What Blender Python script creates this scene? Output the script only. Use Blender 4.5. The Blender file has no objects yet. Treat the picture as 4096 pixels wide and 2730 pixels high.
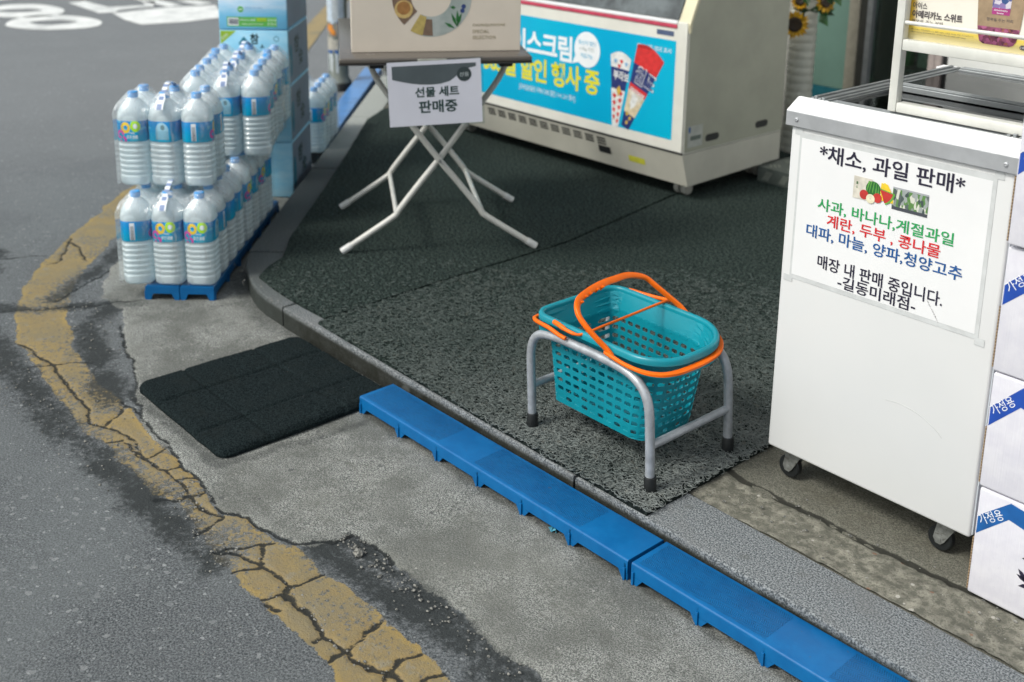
import bpy, bmesh, math, random
import numpy as np
from mathutils import Vector, Matrix, noise as mnoise

random.seed(7)
rng = np.random.default_rng(7)
sc = bpy.context.scene
col = sc.collection
PI = math.pi

# ------------------------------------------------------------------ camera
cam = bpy.data.cameras.new('camera')
cam_o = bpy.data.objects.new('camera', cam)
col.objects.link(cam_o)
cam.sensor_width = 36.0
cam.lens = 4568.0 / 4096.0 * 36.0
cam.shift_y = -(1365.0 - 592.0) / 4096.0
cam.clip_start = 0.05
cam.clip_end = 300
_p, _r, _y = (math.radians(a) for a in (14.67, .733, 48.44))
_f = Vector((0, math.cos(_p), -math.sin(_p)))
_u = Vector((0, math.sin(_p), math.cos(_p)))
_x = Vector((1, 0, 0))
_xr = _x * math.cos(_r) + _u * math.sin(_r)
_ur = -_x * math.sin(_r) + _u * math.cos(_r)
_RZ = Matrix.Rotation(_y, 3, 'Z')
_f, _xr, _ur = _RZ @ _f, _RZ @ _xr, _RZ @ _ur
m = Matrix.Identity(4)
for i in range(3):
    m[i][0], m[i][1], m[i][2] = _xr[i], _ur[i], -_f[i]
m[0][3], m[1][3], m[2][3] = 0, 0, 1.3838
cam_o.matrix_world = m
cam.dof.use_dof = True
cam.dof.focus_distance = 2.38
cam.dof.aperture_fstop = 3.8
sc.camera = cam_o

# ------------------------------------------------------------------ world, sun, exposure
SUN_EL, SUN_AZ = math.radians(48), math.radians(197)     # light comes from the open street side
world = bpy.data.worlds.new('World')
sc.world = world
world.use_nodes = True
wn = world.node_tree
wn.nodes.clear()
sky = wn.nodes.new('ShaderNodeTexSky')
sky.sky_type = 'NISHITA'
sky.sun_disc = False
sky.sun_elevation = SUN_EL
sky.sun_rotation = SUN_AZ
sky.air_density = 1.0
sky.dust_density = 4.0
hs = wn.nodes.new('ShaderNodeHueSaturation')
hs.inputs['Saturation'].default_value = .42
bg = wn.nodes.new('ShaderNodeBackground')
bg.inputs['Strength'].default_value = .138
wo = wn.nodes.new('ShaderNodeOutputWorld')
wn.links.new(sky.outputs[0], hs.inputs['Color'])
tint = wn.nodes.new('ShaderNodeMix')           # thin high cloud: a slightly green-grey daylight
tint.data_type = 'RGBA'
tint.blend_type = 'MULTIPLY'
tint.inputs[0].default_value = 1
tint.inputs[7].default_value = (.96, 1.0, .975, 1)
wn.links.new(hs.outputs[0], tint.inputs[6])
wn.links.new(tint.outputs[2], bg.inputs[0])
wn.links.new(bg.outputs[0], wo.inputs[0])
sun = bpy.data.lights.new('sun', 'SUN')
sun.energy = 1.4
sun.angle = math.radians(12)
sun.color = (1, .985, .925)
sun_o = bpy.data.objects.new('sun', sun)
col.objects.link(sun_o)
_sd = Vector((math.sin(SUN_AZ) * math.cos(SUN_EL), math.cos(SUN_AZ) * math.cos(SUN_EL), math.sin(SUN_EL)))
sun_o.rotation_euler = _sd.to_track_quat('Z', 'Y').to_euler()
sun_o.location = (0, 0, 8)
vs = sc.view_settings
vs.view_transform = 'Standard'
vs.look = 'None'
vs.gamma = 1
vs.use_curve_mapping = False
vs.exposure = .44
sc.render.engine = 'CYCLES'
sc.cycles.max_bounces = 10
sc.cycles.transmission_bounces = 8
sc.cycles.transparent_max_bounces = 24
sc.cycles.caustics_refractive = False
sc.cycles.caustics_reflective = False
sc.cycles.use_denoising = True

# ------------------------------------------------------------------ shader helpers
class S:
    """a shader socket with arithmetic"""
    def __init__(s, nt, v): s.nt, s.v = nt, v
    def _m(s, op, *a, clamp=False):
        n = s.nt.nodes.new('ShaderNodeMath'); n.operation = op; n.use_clamp = clamp
        for i, q in enumerate((s,) + a):
            if isinstance(q, S): s.nt.links.new(q.v, n.inputs[i])
            else: n.inputs[i].default_value = q
        return S(s.nt, n.outputs[0])
    def __add__(s, o): return s._m('ADD', o)
    __radd__ = __add__
    def __sub__(s, o): return s._m('SUBTRACT', o)
    def __rsub__(s, o): return (s * -1) + o
    def __mul__(s, o): return s._m('MULTIPLY', o)
    __rmul__ = __mul__
    def __truediv__(s, o): return s._m('DIVIDE', o)
    def f(s, op, *a): return s._m(op, *a)
    def gt(s, t): return s._m('GREATER_THAN', t)
    def lt(s, t): return s._m('LESS_THAN', t)
    def sat(s): return s._m('ADD', 0, clamp=True)
    def step(s, a, b):
        n = s.nt.nodes.new('ShaderNodeMapRange'); n.interpolation_type = 'SMOOTHSTEP'
        s.nt.links.new(s.v, n.inputs[0])
        if a < b:
            n.inputs[1].default_value, n.inputs[2].default_value, n.inputs[3].default_value, n.inputs[4].default_value = a, b, 0, 1
        else:
            n.inputs[1].default_value, n.inputs[2].default_value, n.inputs[3].default_value, n.inputs[4].default_value = b, a, 1, 0
        return S(s.nt, n.outputs[0])

class Mat:
    def __init__(s, name):
        s.m = bpy.data.materials.new(name); s.m.use_nodes = True
        s.nt = s.m.node_tree
        s.b = s.nt.nodes['Principled BSDF']; s.out = s.nt.nodes['Material Output']
    def coord(s, kind='pos', scale=(1, 1, 1), rot=0):
        if kind == 'pos': o = s.nt.nodes.new('ShaderNodeNewGeometry').outputs['Position']
        else: o = s.nt.nodes.new('ShaderNodeTexCoord').outputs['Object']
        if scale == (1, 1, 1) and not rot: return o
        mp = s.nt.nodes.new('ShaderNodeMapping')
        mp.inputs['Scale'].default_value = scale; mp.inputs['Rotation'].default_value = (0, 0, rot)
        s.nt.links.new(o, mp.inputs[0])
        return mp.outputs[0]
    def noise(s, sc_, det=3, rough=.55, co=None, dist=0):
        n = s.nt.nodes.new('ShaderNodeTexNoise')
        n.inputs['Scale'].default_value = sc_; n.inputs['Detail'].default_value = det
        n.inputs['Roughness'].default_value = rough; n.inputs['Distortion'].default_value = dist
        s.nt.links.new(co if co is not None else s.coord(), n.inputs['Vector'])
        return S(s.nt, n.outputs[0])
    def vor(s, sc_, feat='F1', co=None, rnd=1):
        n = s.nt.nodes.new('ShaderNodeTexVoronoi'); n.feature = feat
        n.inputs['Scale'].default_value = sc_; n.inputs['Randomness'].default_value = rnd
        s.nt.links.new(co if co is not None else s.coord(), n.inputs['Vector'])
        d = S(s.nt, n.outputs['Distance'])
        if feat != 'F1': return d, None
        sp = s.nt.nodes.new('ShaderNodeSeparateColor'); s.nt.links.new(n.outputs['Color'], sp.inputs[0])
        return d, [S(s.nt, sp.outputs[i]) for i in range(3)]
    def attr(s, name):
        n = s.nt.nodes.new('ShaderNodeAttribute'); n.attribute_name = name
        return S(s.nt, n.outputs['Fac'])
    def xyz(s, kind='obj'):
        sp = s.nt.nodes.new('ShaderNodeSeparateXYZ'); s.nt.links.new(s.coord(kind), sp.inputs[0])
        return [S(s.nt, sp.outputs[i]) for i in range(3)]
    def mix(s, f, a, b, mode='MIX'):
        n = s.nt.nodes.new('ShaderNodeMix'); n.data_type = 'RGBA'; n.blend_type = mode
        for i, q in ((0, f), (6, a), (7, b)):
            if isinstance(q, S): s.nt.links.new(q.v, n.inputs[i])
            elif i == 0: n.inputs[0].default_value = q
            else: n.inputs[i].default_value = (*q, 1) if isinstance(q, tuple) else (q, q, q, 1)
        return S(s.nt, n.outputs[2])
    def set(s, **k):
        for n, v in k.items():
            inp = s.b.inputs[n.replace('_', ' ')]
            if isinstance(v, S): s.nt.links.new(v.v, inp)
            elif isinstance(v, tuple): inp.default_value = (*v, 1)
            else: inp.default_value = v
        return s
    def bump(s, h, strength=.4, dist=.002):
        n = s.nt.nodes.new('ShaderNodeBump')
        n.inputs['Strength'].default_value = strength; n.inputs['Distance'].default_value = dist
        s.nt.links.new(h.v, n.inputs['Height']); s.nt.links.new(n.outputs[0], s.b.inputs['Normal'])
        return s

def plain(name, c, rough=.5, metal=0, var=.06, scale=30, bump=0, bscale=200, spec=.5, dirt=None, kind='obj', coat=0):
    """a painted / moulded surface with slight mottling, wear and relief"""
    k = Mat(name)
    co = k.coord(kind)
    n = k.noise(scale, 4, .6, co)
    c2 = tuple(x * (1 - 2.4 * var) for x in c)
    c1 = tuple(min(1, x * (1 + var)) for x in c)
    cc = k.mix(n.step(.3, .7), c2, c1)
    if dirt:
        dm = k.noise(dirt[1], 6, .68, co).step(dirt[2], dirt[2] + .12)
        cc = k.mix(dm * dirt[3], cc, dirt[0])
    k.set(Base_Color=cc, Roughness=(n * .14 + (rough - .07)), Metallic=metal, Specular_IOR_Level=spec, Coat_Weight=coat)
    if bump: k.bump(k.noise(bscale, 4, .6, co), .5, bump)
    return k.m

# ------------------------------------------------------------------ mesh helpers
class MB:
    def __init__(s): s.v, s.f, s.mi = [], [], []
    def add(s, vs_, fs, mi=0):
        o = len(s.v); s.v += [tuple(q) for q in vs_]; s.f += [tuple(i + o for i in f) for f in fs]; s.mi += [mi] * len(fs)
        return s
    def box(s, x0, x1, y0, y1, z0, z1, bev=0, mi=0, seg=2):
        if bev:
            bm = bmesh.new(); bmesh.ops.create_cube(bm, size=1)
            for q in bm.verts: q.co = Vector(((x0 + x1) / 2 + q.co.x * (x1 - x0), (y0 + y1) / 2 + q.co.y * (y1 - y0), (z0 + z1) / 2 + q.co.z * (z1 - z0)))
            bmesh.ops.bevel(bm, geom=bm.edges[:], offset=bev, segments=seg, affect='EDGES', profile=.5)
            bm.verts.ensure_lookup_table()
            s.add([q.co[:] for q in bm.verts], [[q.index for q in f.verts] for f in bm.faces], mi); bm.free()
            return s
        return s.add([(x0, y0, z0), (x1, y0, z0), (x1, y1, z0), (x0, y1, z0), (x0, y0, z1), (x1, y0, z1), (x1, y1, z1), (x0, y1, z1)],
                     [(0, 3, 2, 1), (4, 5, 6, 7), (0, 1, 5, 4), (1, 2, 6, 5), (2, 3, 7, 6), (3, 0, 4, 7)], mi)
    def prism(s, poly, z0, z1, mi=0):
        n = len(poly)
        s.add([(x, y, z0) for x, y in poly] + [(x, y, z1) for x, y in poly],
              [tuple(range(n))[::-1], tuple(range(n, 2 * n))] + [(i, (i + 1) % n, n + (i + 1) % n, n + i) for i in range(n)], mi)
        return s
    def prism_axis(s, poly, a0, a1, axis='x', mi=0):
        """poly in the two other axes, extruded along axis"""
        n = len(poly)
        mk = {'x': lambda p, a: (a, p[0], p[1]), 'y': lambda p, a: (p[0], a, p[1])}[axis]
        s.add([mk(q, a0) for q in poly] + [mk(q, a1) for q in poly],
              [tuple(range(n))[::-1], tuple(range(n, 2 * n))] + [(i, (i + 1) % n, n + (i + 1) % n, n + i) for i in range(n)], mi)
        return s
    def tube(s, path, r, n=10, cap=True, mi=0, closed=False):
        P = [Vector(q) for q in path]; N = len(P)
        rs = r if isinstance(r, (list, tuple)) else [r] * N
        up = None; o = len(s.v)
        for i in range(N):
            if closed: t = (P[(i + 1) % N] - P[i - 1]).normalized()
            else: t = (P[min(i + 1, N - 1)] - P[max(i - 1, 0)]).normalized()
            if up is None:
                up = t.orthogonal().normalized()
            up = (up - t * up.dot(t)).normalized(); b = t.cross(up)
            for k in range(n):
                a = 2 * PI * k / n
                s.v.append(tuple(P[i] + (up * math.cos(a) + b * math.sin(a)) * rs[i]))
        for i in range(N if closed else N - 1):
            j = (i + 1) % N
            for k in range(n):
                s.f.append((o + i * n + k, o + i * n + (k + 1) % n, o + j * n + (k + 1) % n, o + j * n + k)); s.mi.append(mi)
        if cap and not closed:
            s.f.append(tuple(o + k for k in range(n))[::-1]); s.f.append(tuple(o + (N - 1) * n + k for k in range(n))); s.mi += [mi, mi]
        return s
    def sweep(s, path, w, h, up=(0, 0, 1), bev=.3, mi=0):
        """flat bar of width w (sideways) and height h (along up) with rounded corners"""
        P = [Vector(q) for q in path]; N = len(P); o = len(s.v)
        ws = w if isinstance(w, (list, tuple)) else [w] * N
        hs_ = h if isinstance(h, (list, tuple)) else [h] * N
        ups = up if isinstance(up, list) else [Vector(up)] * N
        b = bev
        prof = [(-1, -1 + b), (-1 + b, -1), (1 - b, -1), (1, -1 + b), (1, 1 - b), (1 - b, 1), (-1 + b, 1), (-1, 1 - b)]
        for i in range(N):
            t = (P[min(i + 1, N - 1)] - P[max(i - 1, 0)]).normalized()
            side = t.cross(ups[i]).normalized(); u2 = side.cross(t).normalized()
            for a, c in prof: s.v.append(tuple(P[i] + side * (a * ws[i] / 2) + u2 * (c * hs_[i] / 2)))
        for i in range(N - 1):
            for k in range(8):
                s.f.append((o + i * 8 + k, o + i * 8 + (k + 1) % 8, o + (i + 1) * 8 + (k + 1) % 8, o + (i + 1) * 8 + k)); s.mi.append(mi)
        s.f.append(tuple(o + k for k in range(8))[::-1]); s.f.append(tuple(o + (N - 1) * 8 + k for k in range(8))); s.mi += [mi, mi]
        return s
    def rings(s, rings, cap=True, mi=0):
        o = len(s.v); n = len(rings[0])
        for r in rings: s.v += [tuple(q) for q in r]
        for i in range(len(rings) - 1):
            for k in range(n):
                s.f.append((o + i * n + k, o + i * n + (k + 1) % n, o + (i + 1) * n + (k + 1) % n, o + (i + 1) * n + k)); s.mi.append(mi)
        if cap:
            s.f.append(tuple(o + k for k in range(n))[::-1]); s.f.append(tuple(o + (len(rings) - 1) * n + k for k in range(n))); s.mi += [mi, mi]
        return s
    def lathe(s, prof, c=(0, 0, 0), n=16, cap=True, mi=0, axis='z'):
        R = []
        for r, z in prof:
            ring = []
            for k in range(n):
                a = 2 * PI * k / n
                q = (r * math.cos(a), r * math.sin(a), z)
                if axis == 'x': q = (q[2], q[0], q[1])
                if axis == 'y': q = (q[1], q[2], q[0])
                ring.append((c[0] + q[0], c[1] + q[1], c[2] + q[2]))
            R.append(ring)
        return s.rings(R, cap, mi)
    def quad(s, a, b, c, d, mi=0): return s.add([a, b, c, d], [(0, 1, 2, 3)], mi)

def root_loc(o):
    L = Vector((0, 0, 0))
    while o is not None: L += o.location; o = o.parent
    return L

def build(name, mb, mats, parent=None, world=False, smooth=30, kind=None, label=None):
    me = bpy.data.meshes.new(name)
    v = mb.v
    if world and parent is not None:
        L = root_loc(parent); v = [(a - L.x, b - L.y, c - L.z) for a, b, c in v]
    me.from_pydata(v, [], mb.f)
    ms = mats if isinstance(mats, (list, tuple)) else [mats]
    for q in ms: me.materials.append(q)
    if len(ms) > 1: me.polygons.foreach_set('material_index', mb.mi)
    if smooth:
        me.shade_smooth(); me.set_sharp_from_angle(angle=math.radians(smooth))
    me.validate()
    o = bpy.data.objects.new(name, me); col.objects.link(o)
    if parent is not None: o.parent = parent
    if kind: o['kind'] = kind
    if label: o['label'] = label
    return o

def tag(o, label, cat, group=None):
    o['label'] = label; o['category'] = cat
    if group: o['group'] = group
    return o

def thing(name, loc, label, cat, group=None, rz=0):
    o = bpy.data.objects.new(name, None); col.objects.link(o)
    o.empty_display_size = .05
    o.location = loc; o.rotation_euler = (0, 0, rz)
    return tag(o, label, cat, group)

def copy_tree(o, parent=None):
    c = o.copy(); col.objects.link(c)
    if parent is not None: c.parent = parent
    for ch in [q for q in CH.get(o.name, [])]: copy_tree(ch, c)
    return c
CH = {}
def remember(root):
    for o in col.objects:
        if o.parent is not None: CH.setdefault(o.parent.name, [])
    def rec(o):
        CH[o.name] = [q for q in col.objects if q.parent == o]
        for q in CH[o.name]: rec(q)
    rec(root)

tmp_sc = bpy.data.scenes.new('lettering_scratch')
_tcache = {}
def bake_texts(items):
    """turn many strings into meshes with one curve per boldness / spacing; each line is cut out again by height"""
    for key in sorted(set((b, sp) for _, b, sp in items)):
        strs = [t for t, b, sp in items if (b, sp) == key]
        c = bpy.data.curves.new('t', 'FONT'); c.body = '\n'.join(strs); c.offset, c.space_character = key
        c.space_line = 3.0; c.resolution_u = 2
        o = bpy.data.objects.new('t', c); tmp_sc.collection.objects.link(o)
        vl = tmp_sc.view_layers[0]; vl.update()
        me = bpy.data.meshes.new_from_object(o.evaluated_get(vl.depsgraph))
        co = [q.co[:] for q in me.vertices]
        bands = [{} for _ in strs]; faces = [[] for _ in strs]
        for p_ in me.polygons:
            vi = list(p_.vertices)
            k_ = min(len(strs) - 1, max(0, int(round((.35 - co[vi[0]][1]) / 3.0))))
            d = bands[k_]; faces[k_].append(tuple(d.setdefault(i, len(d)) for i in vi))
        for t, d, f in zip(strs, bands, faces): _tcache[(t,) + key] = ([co[i] for i in d], f)
        bpy.data.objects.remove(o); bpy.data.curves.remove(c); bpy.data.meshes.remove(me)
def text_verts(body, bold=0.0, spacing=1.0, align='LEFT'):
    key = (body, bold, spacing)
    if key not in _tcache: bake_texts([key])
    return _tcache[key]
TEXTS = [('*채소, 과일 판매*', 0.014, 1.0),
         ('+ Pay 카드', 0.0, 0.92),
         ('-길동미래점-', 0.014, 1.0),
         ('0.8%(베트남산), 합성커피향 첨가, 고카페인 함유, 총 카페인 함량 100mg', 0.0, 1.0),
         ('10개입', 0.014, 1.0),
         ('365일 할인 행사 중', 0.03, 0.92),
         ('500ml x 20병', 0.014, 1.0),
         ('Americano', 0.014, 1.0),
         ('CHUNGJUNGONE', 0.014, 1.25),
         ('SELECTION', 0.014, 1.25),
         ('SPECIAL', 0.014, 1.25),
         ('Sweet', 0.014, 1.0),
         ('Water', 0.014, 1.0),
         ('[모바일상품권 구매시 30% 할인 / 1+1, 2+1 행사]', 0.0, 0.92),
         ('haangareum spring water', 0.0, 1.0),
         ('www.saemmul.com', 0.0, 1.0),
         ('ㅅ', 0.03, 1.0),
         ('心', 0.014, 1.0),
         ('真', 0.014, 1.0),
         ('가정용', 0.0, 1.0),
         ('계란, 두부 , 콩나물', 0.014, 1.0),
         ('대파, 마늘, 양파,청양고추', 0.014, 1.0),
         ('맑은샘물', 0.014, 1.0),
         ('매장 내 판매 중입니다.', 0.014, 1.0),
         ('부라보', 0.03, 1.0),
         ('사과, 바나나,계절과일', 0.014, 1.0),
         ('선물 세트', 0.03, 1.0),
         ('선물', 0.0, 1.0),
         ('숯', 0.03, 1.0),
         ('숯성분', 0.0, 1.0),
         ('아메리카노 스위트', 0.03, 1.0),
         ('아이스', 0.014, 1.0),
         ('아이스크림', 0.03, 0.92),
         ('에스프레소 커피추출액 11%, 설탕 100%, 고형분 24.6% 이상, 인스턴트커피', 0.0, 1.0),
         ('월드', 0.014, 1.0),
         ('월드', 0.03, 1.0),
         ('적립가능', 0.0, 0.92),
         ('참', 0.03, 1.0),
         ('통신사 할인', 0.0, 0.92),
         ('판매중', 0.03, 1.0),
         ('한가름 주식회사', 0.0, 1.0),
         ('행복을 주는 커피', 0.0, 1.0),
         ('행사상품 제외 표시', 0.0, 0.92)]
bake_texts(TEXTS)

def text(mb, body, O, X, Y, width=None, height=None, bold=0.0, spacing=1.0, center=False, mi=0):
    """flat lettering: O origin (lower left or centre), X unit dir, Y unit dir; fits width / height of the ink"""
    bold = min((0.0, .014, .03), key=lambda q: abs(q - bold))
    vv, ff = text_verts(body, bold, spacing)
    if not vv: return mb
    xs = [q[0] for q in vv]; ys = [q[1] for q in vv]
    x0, x1, y0, y1 = min(xs), max(xs), min(ys), max(ys)
    sx = width / (x1 - x0) if width else None
    sy = height / (y1 - y0) if height else None
    if sx is None: sx = sy
    if sy is None: sy = sx
    ox, oy = (x0, y0) if not center else ((x0 + x1) / 2, (y0 + y1) / 2)
    O, X, Y = Vector(O), Vector(X), Vector(Y)
    N = X.cross(Y)
    out = [O + X * ((q[0] - ox) * sx) + Y * ((q[1] - oy) * sy) for q in vv]
    mb.add([tuple(q) for q in out], ff, mi)
    return mb

def stadium(cx, cy, w, h, n=6):
    r = min(w, h) / 2
    pts = []
    if w >= h:
        for k in range(n + 1): a = -PI / 2 + PI * k / n; pts.append((cx + w / 2 - r + r * math.cos(a), cy + r * math.sin(a)))
        for k in range(n + 1): a = PI / 2 + PI * k / n; pts.append((cx - w / 2 + r + r * math.cos(a), cy + r * math.sin(a)))
    return pts

def circ(cx, cy, r, n=24, a0=0, a1=2 * PI):
    return [(cx + r * math.cos(a0 + (a1 - a0) * k / n), cy + r * math.sin(a0 + (a1 - a0) * k / n)) for k in range(n if a1 - a0 > 6.28 else n + 1)]

def flat(mb, pts, f, mi=0):
    mb.add([f(*q) for q in pts], [tuple(range(len(pts)))], mi); return mb

def annulus(mb, cx, cy, r0, r1, f, a0=0, a1=2 * PI, n=24, mi=0):
    P = []
    for k in range(n + 1):
        a = a0 + (a1 - a0) * k / n
        P += [f(cx + r0 * math.cos(a), cy + r0 * math.sin(a)), f(cx + r1 * math.cos(a), cy + r1 * math.sin(a))]
    mb.add(P, [(2 * k, 2 * k + 1, 2 * k + 3, 2 * k + 2) for k in range(n)], mi); return mb

# ================================================================== THE GROUND
ZR = -.07                      # road level; pavement top is 0
U = Vector((-.735, .678, 0)).normalized()      # direction of the left kerb, away from the camera
V = Vector((U.y, -U.x, 0))                     # across it, towards the shop
O2 = Vector((-3.266, 1.601, 0))
def LP(u, v, z=0): return O2 + U * u + V * v + Vector((0, 0, z))

YL = [(-4.582, 1.813), (-4.380, 1.649), (-4.264, 1.526), (-3.928, 1.248), (-3.711, 1.122), (-3.561, 1.053), (-3.361, .997), (-3.218, .982), (-3.065, .971), (-2.959, .962), (-2.82, .95), (-2.705, .941), (-2.590, .951), (-2.498, .952), (-2.391, .952), (-2.300, .944), (-2.234, .979), (-2.137, .967), (-2.066, .960), (-1.981, .946), (-1.920, .945), (-1.854, .936), (-1.785, .943), (-1.731, .943), (-1.616, .941), (-1.558, .945), (-1.497, .938), (-1.2, .94), (-.4, .93)]
YR = [(-4.757, 2.009), (-4.277, 1.736), (-3.967, 1.511), (-3.868, 1.411), (-3.758, 1.337), (-3.637, 1.264), (-3.549, 1.215), (-3.453, 1.182), (-3.357, 1.158), (-3.213, 1.111), (-3.106, 1.095), (-2.942, 1.080), (-2.792, 1.081), (-2.649, 1.069), (-2.528, 1.050), (-2.395, 1.055), (-2.311, 1.047), (-2.231, 1.037), (-2.130, 1.027), (-2.071, 1.055), (-1.972, 1.066), (-1.920, 1.090), (-1.800, 1.087), (-1.712, 1.095), (-1.600, 1.096), (-1.510, 1.096), (-1.370, 1.087), (-.4, 1.08)]
APRON = [(-5.6, 2.7), (-4.760, 2.006), (-3.945, 1.603), (-3.749, 1.435), (-3.544, 1.324), (-3.402, 1.342), (-3.183, 1.255), (-2.939, 1.178), (-2.797, 1.127), (-2.677, 1.084), (-2.573, 1.050), (-2.394, 1.056), (-2.254, 1.044), (-2.140, 1.037), (-2.073, 1.052), (-2.007, 1.070), (-1.976, 1.086), (-1.925, 1.097), (-1.883, 1.118), (-1.873, 1.159), (-1.868, 1.204), (-1.795, 1.211), (-1.729, 1.219), (-1.601, 1.205), (-1.521, 1.218), (-1.443, 1.213), (-1.369, 1.207), (-1.308, 1.217), (-.4, 1.22), (-.4, 2.8), (-5.6, 2.8)]
CR = [
 [(-2.557, 1.016), (-2.461, 1.002), (-2.376, 1.011), (-2.301, 1.012), (-2.245, 1.004)],
 [(-2.234, 1.034), (-2.245, 1.004), (-2.253, .968), (-2.287, .938)],
 [(-2.322, 1.022), (-2.295, 1.048)], [(-2.383, 1.014), (-2.379, 1.049)], [(-2.467, 1.007), (-2.471, 1.053)],
 [(-2.245, 1.004), (-2.191, 1.008), (-2.126, 1.026)], [(-2.120, 1.023), (-2.100, .979), (-2.089, .953)],
 [(-1.959, 1.067), (-1.977, 1.007), (-1.999, .971), (-2.006, .955)],
 [(-2.006, .955), (-1.964, .980), (-1.927, .992), (-1.858, 1.001), (-1.794, 1.003)],
 [(-1.791, 1.089), (-1.788, 1.039), (-1.794, 1.003), (-1.791, .977), (-1.798, .944)],
 [(-1.794, 1.003), (-1.780, .981), (-1.745, .982), (-1.705, .988), (-1.679, .988), (-1.632, .981), (-1.601, .980), (-1.569, .989), (-1.531, .991), (-1.502, 1.001), (-1.469, 1.015), (-1.40, 1.01), (-1.3, 1.02)],
 [(-1.592, 1.090), (-1.588, 1.048), (-1.576, 1.017), (-1.569, .989), (-1.571, .965), (-1.564, .945)],
 [(-1.628, .979), (-1.630, .954)], [(-1.963, 1.043), (-1.934, 1.020), (-1.900, 1.005)],
 [(-1.469, 1.015), (-1.483, 1.054), (-1.47, 1.09)], [(-1.920, .945), (-1.903, .979), (-1.889, .991)], [(-1.469, 1.015), (-1.441, .98), (-1.43, .94)],
 [(-1.747, .956), (-1.785, .943)],
 [(-3.343, .997), (-3.250, 1.004), (-3.141, 1.014), (-3.043, 1.016), (-2.915, 1.004), (-2.815, 1.002), (-2.736, .965), (-2.65, 1.0), (-2.557, 1.016)],
 [(-3.166, .964), (-3.127, 1.031), (-3.082, 1.114)],
 [(-3.85, .80), (-3.70, .93), (-3.627, 1.034), (-3.604, 1.086), (-3.550, 1.188), (-3.492, 1.284), (-3.472, 1.346), (-3.436, 1.415)],
 [(-4.172, 1.462), (-4.066, 1.457), (-3.913, 1.418)], [(-3.960, 1.299), (-3.969, 1.350), (-4.190, 1.476)],
 [(-3.60, 1.20), (-3.721, 1.383), (-3.768, 1.443), (-3.900, 1.577), (-4.05, 1.69)], [(-2.691, .987), (-2.722, 1.031), (-2.757, 1.072)],
 [(-2.792, 1.081), (-2.674, 1.088)], [(-2.602, .956), (-2.584, .993), (-2.467, 1.001)],
 [(-4.5, .95), (-4.123, 1.194), (-4.082, 1.275), (-4.059, 1.335)],
 [(-1.40, 1.01), (-1.41, 1.05), (-1.395, 1.09)], [(-2.677, 1.084), (-2.394, 1.056), (-2.140, 1.037), (-2.007, 1.070), (-1.925, 1.097), (-1.873, 1.159), (-1.868, 1.204), (-1.729, 1.219)],
 [(-3.28, 1.28), (-3.10, 1.23), (-2.939, 1.178), (-2.797, 1.127), (-2.677, 1.084)],
]
DIRT = [([(-3.75, .90), (-3.5, .93), (-3.3, .935), (-3.0, .92), (-2.75, .90), (-2.55, .92), (-2.35, .92), (-2.1, .93), (-1.98, .93)], .075),
        ([(-3.44, 1.32), (-3.33, 1.20), (-3.15, 1.15), (-2.95, 1.10), (-2.8, 1.06)], .07),
        ([(-1.87, 1.13), (-1.7, 1.155), (-1.5, 1.165), (-1.35, 1.165), (-1.2, 1.17)], .062),
        ([(-1.87, 1.19), (-1.7, 1.20), (-1.5, 1.20), (-1.2, 1.205)], .028),
        ([(-3.7, 1.0), (-3.58, 1.12), (-3.47, 1.33), (-3.40, 1.40)], .055),
        ([(-3.62, 1.20), (-3.80, 1.42), (-4.0, 1.62)], .06),
        ([(-2.9, 1.655), (-1.7, 1.655), (-.4, 1.655)], .05),
        ([(-2.30, 1.535), (-1.7, 1.545), (-1.3, 1.55), (-.6, 1.565)], .022),
        ([(-2.82, 1.12), (-2.31, 1.12), (-2.27, 1.5)], .03),
        ([(-4.2, 1.2), (-3.9, 1.05)], .07),
        ([(-3.42, 1.78), (-3.15, 1.68), (-2.95, 1.65)], .07)]

def seg_dist(X, Y, pts, seedj=0.0):
    d = np.full(X.shape, 9.0)
    for (ax, ay), (bx, by) in zip(pts[:-1], pts[1:]):
        vx, vy = bx - ax, by - ay
        t = np.clip(((X - ax) * vx + (Y - ay) * vy) / (vx * vx + vy * vy), 0, 1)
        d = np.minimum(d, np.hypot(X - ax - t * vx, Y - ay - t * vy))
    return d
def inside(X, Y, poly):
    r = np.zeros(X.shape, bool); n = len(poly)
    for i in range(n):
        (ax, ay), (bx, by) = poly[i], poly[(i + 1) % n]
        if ay == by: continue
        r ^= ((ay > Y) != (by > Y)) & (X < (bx - ax) * (Y - ay) / (by - ay) + ax)
    return r
def vnoise(X, Y, scale, seed):
    """cheap smooth value noise on arrays, -1..1"""
    g = np.random.default_rng(seed).uniform(-1, 1, (256, 256))
    x, y = X * scale + 977, Y * scale + 463
    xi, yi = np.floor(x).astype(int), np.floor(y).astype(int)
    fx, fy = x - xi, y - yi
    fx, fy = fx * fx * (3 - 2 * fx), fy * fy * (3 - 2 * fy)
    a, b = g[xi & 255, yi & 255], g[(xi + 1) & 255, yi & 255]
    c, d = g[xi & 255, (yi + 1) & 255], g[(xi + 1) & 255, (yi + 1) & 255]
    return (a * (1 - fx) + b * fx) * (1 - fy) + (c * (1 - fx) + d * fx) * fy

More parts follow.
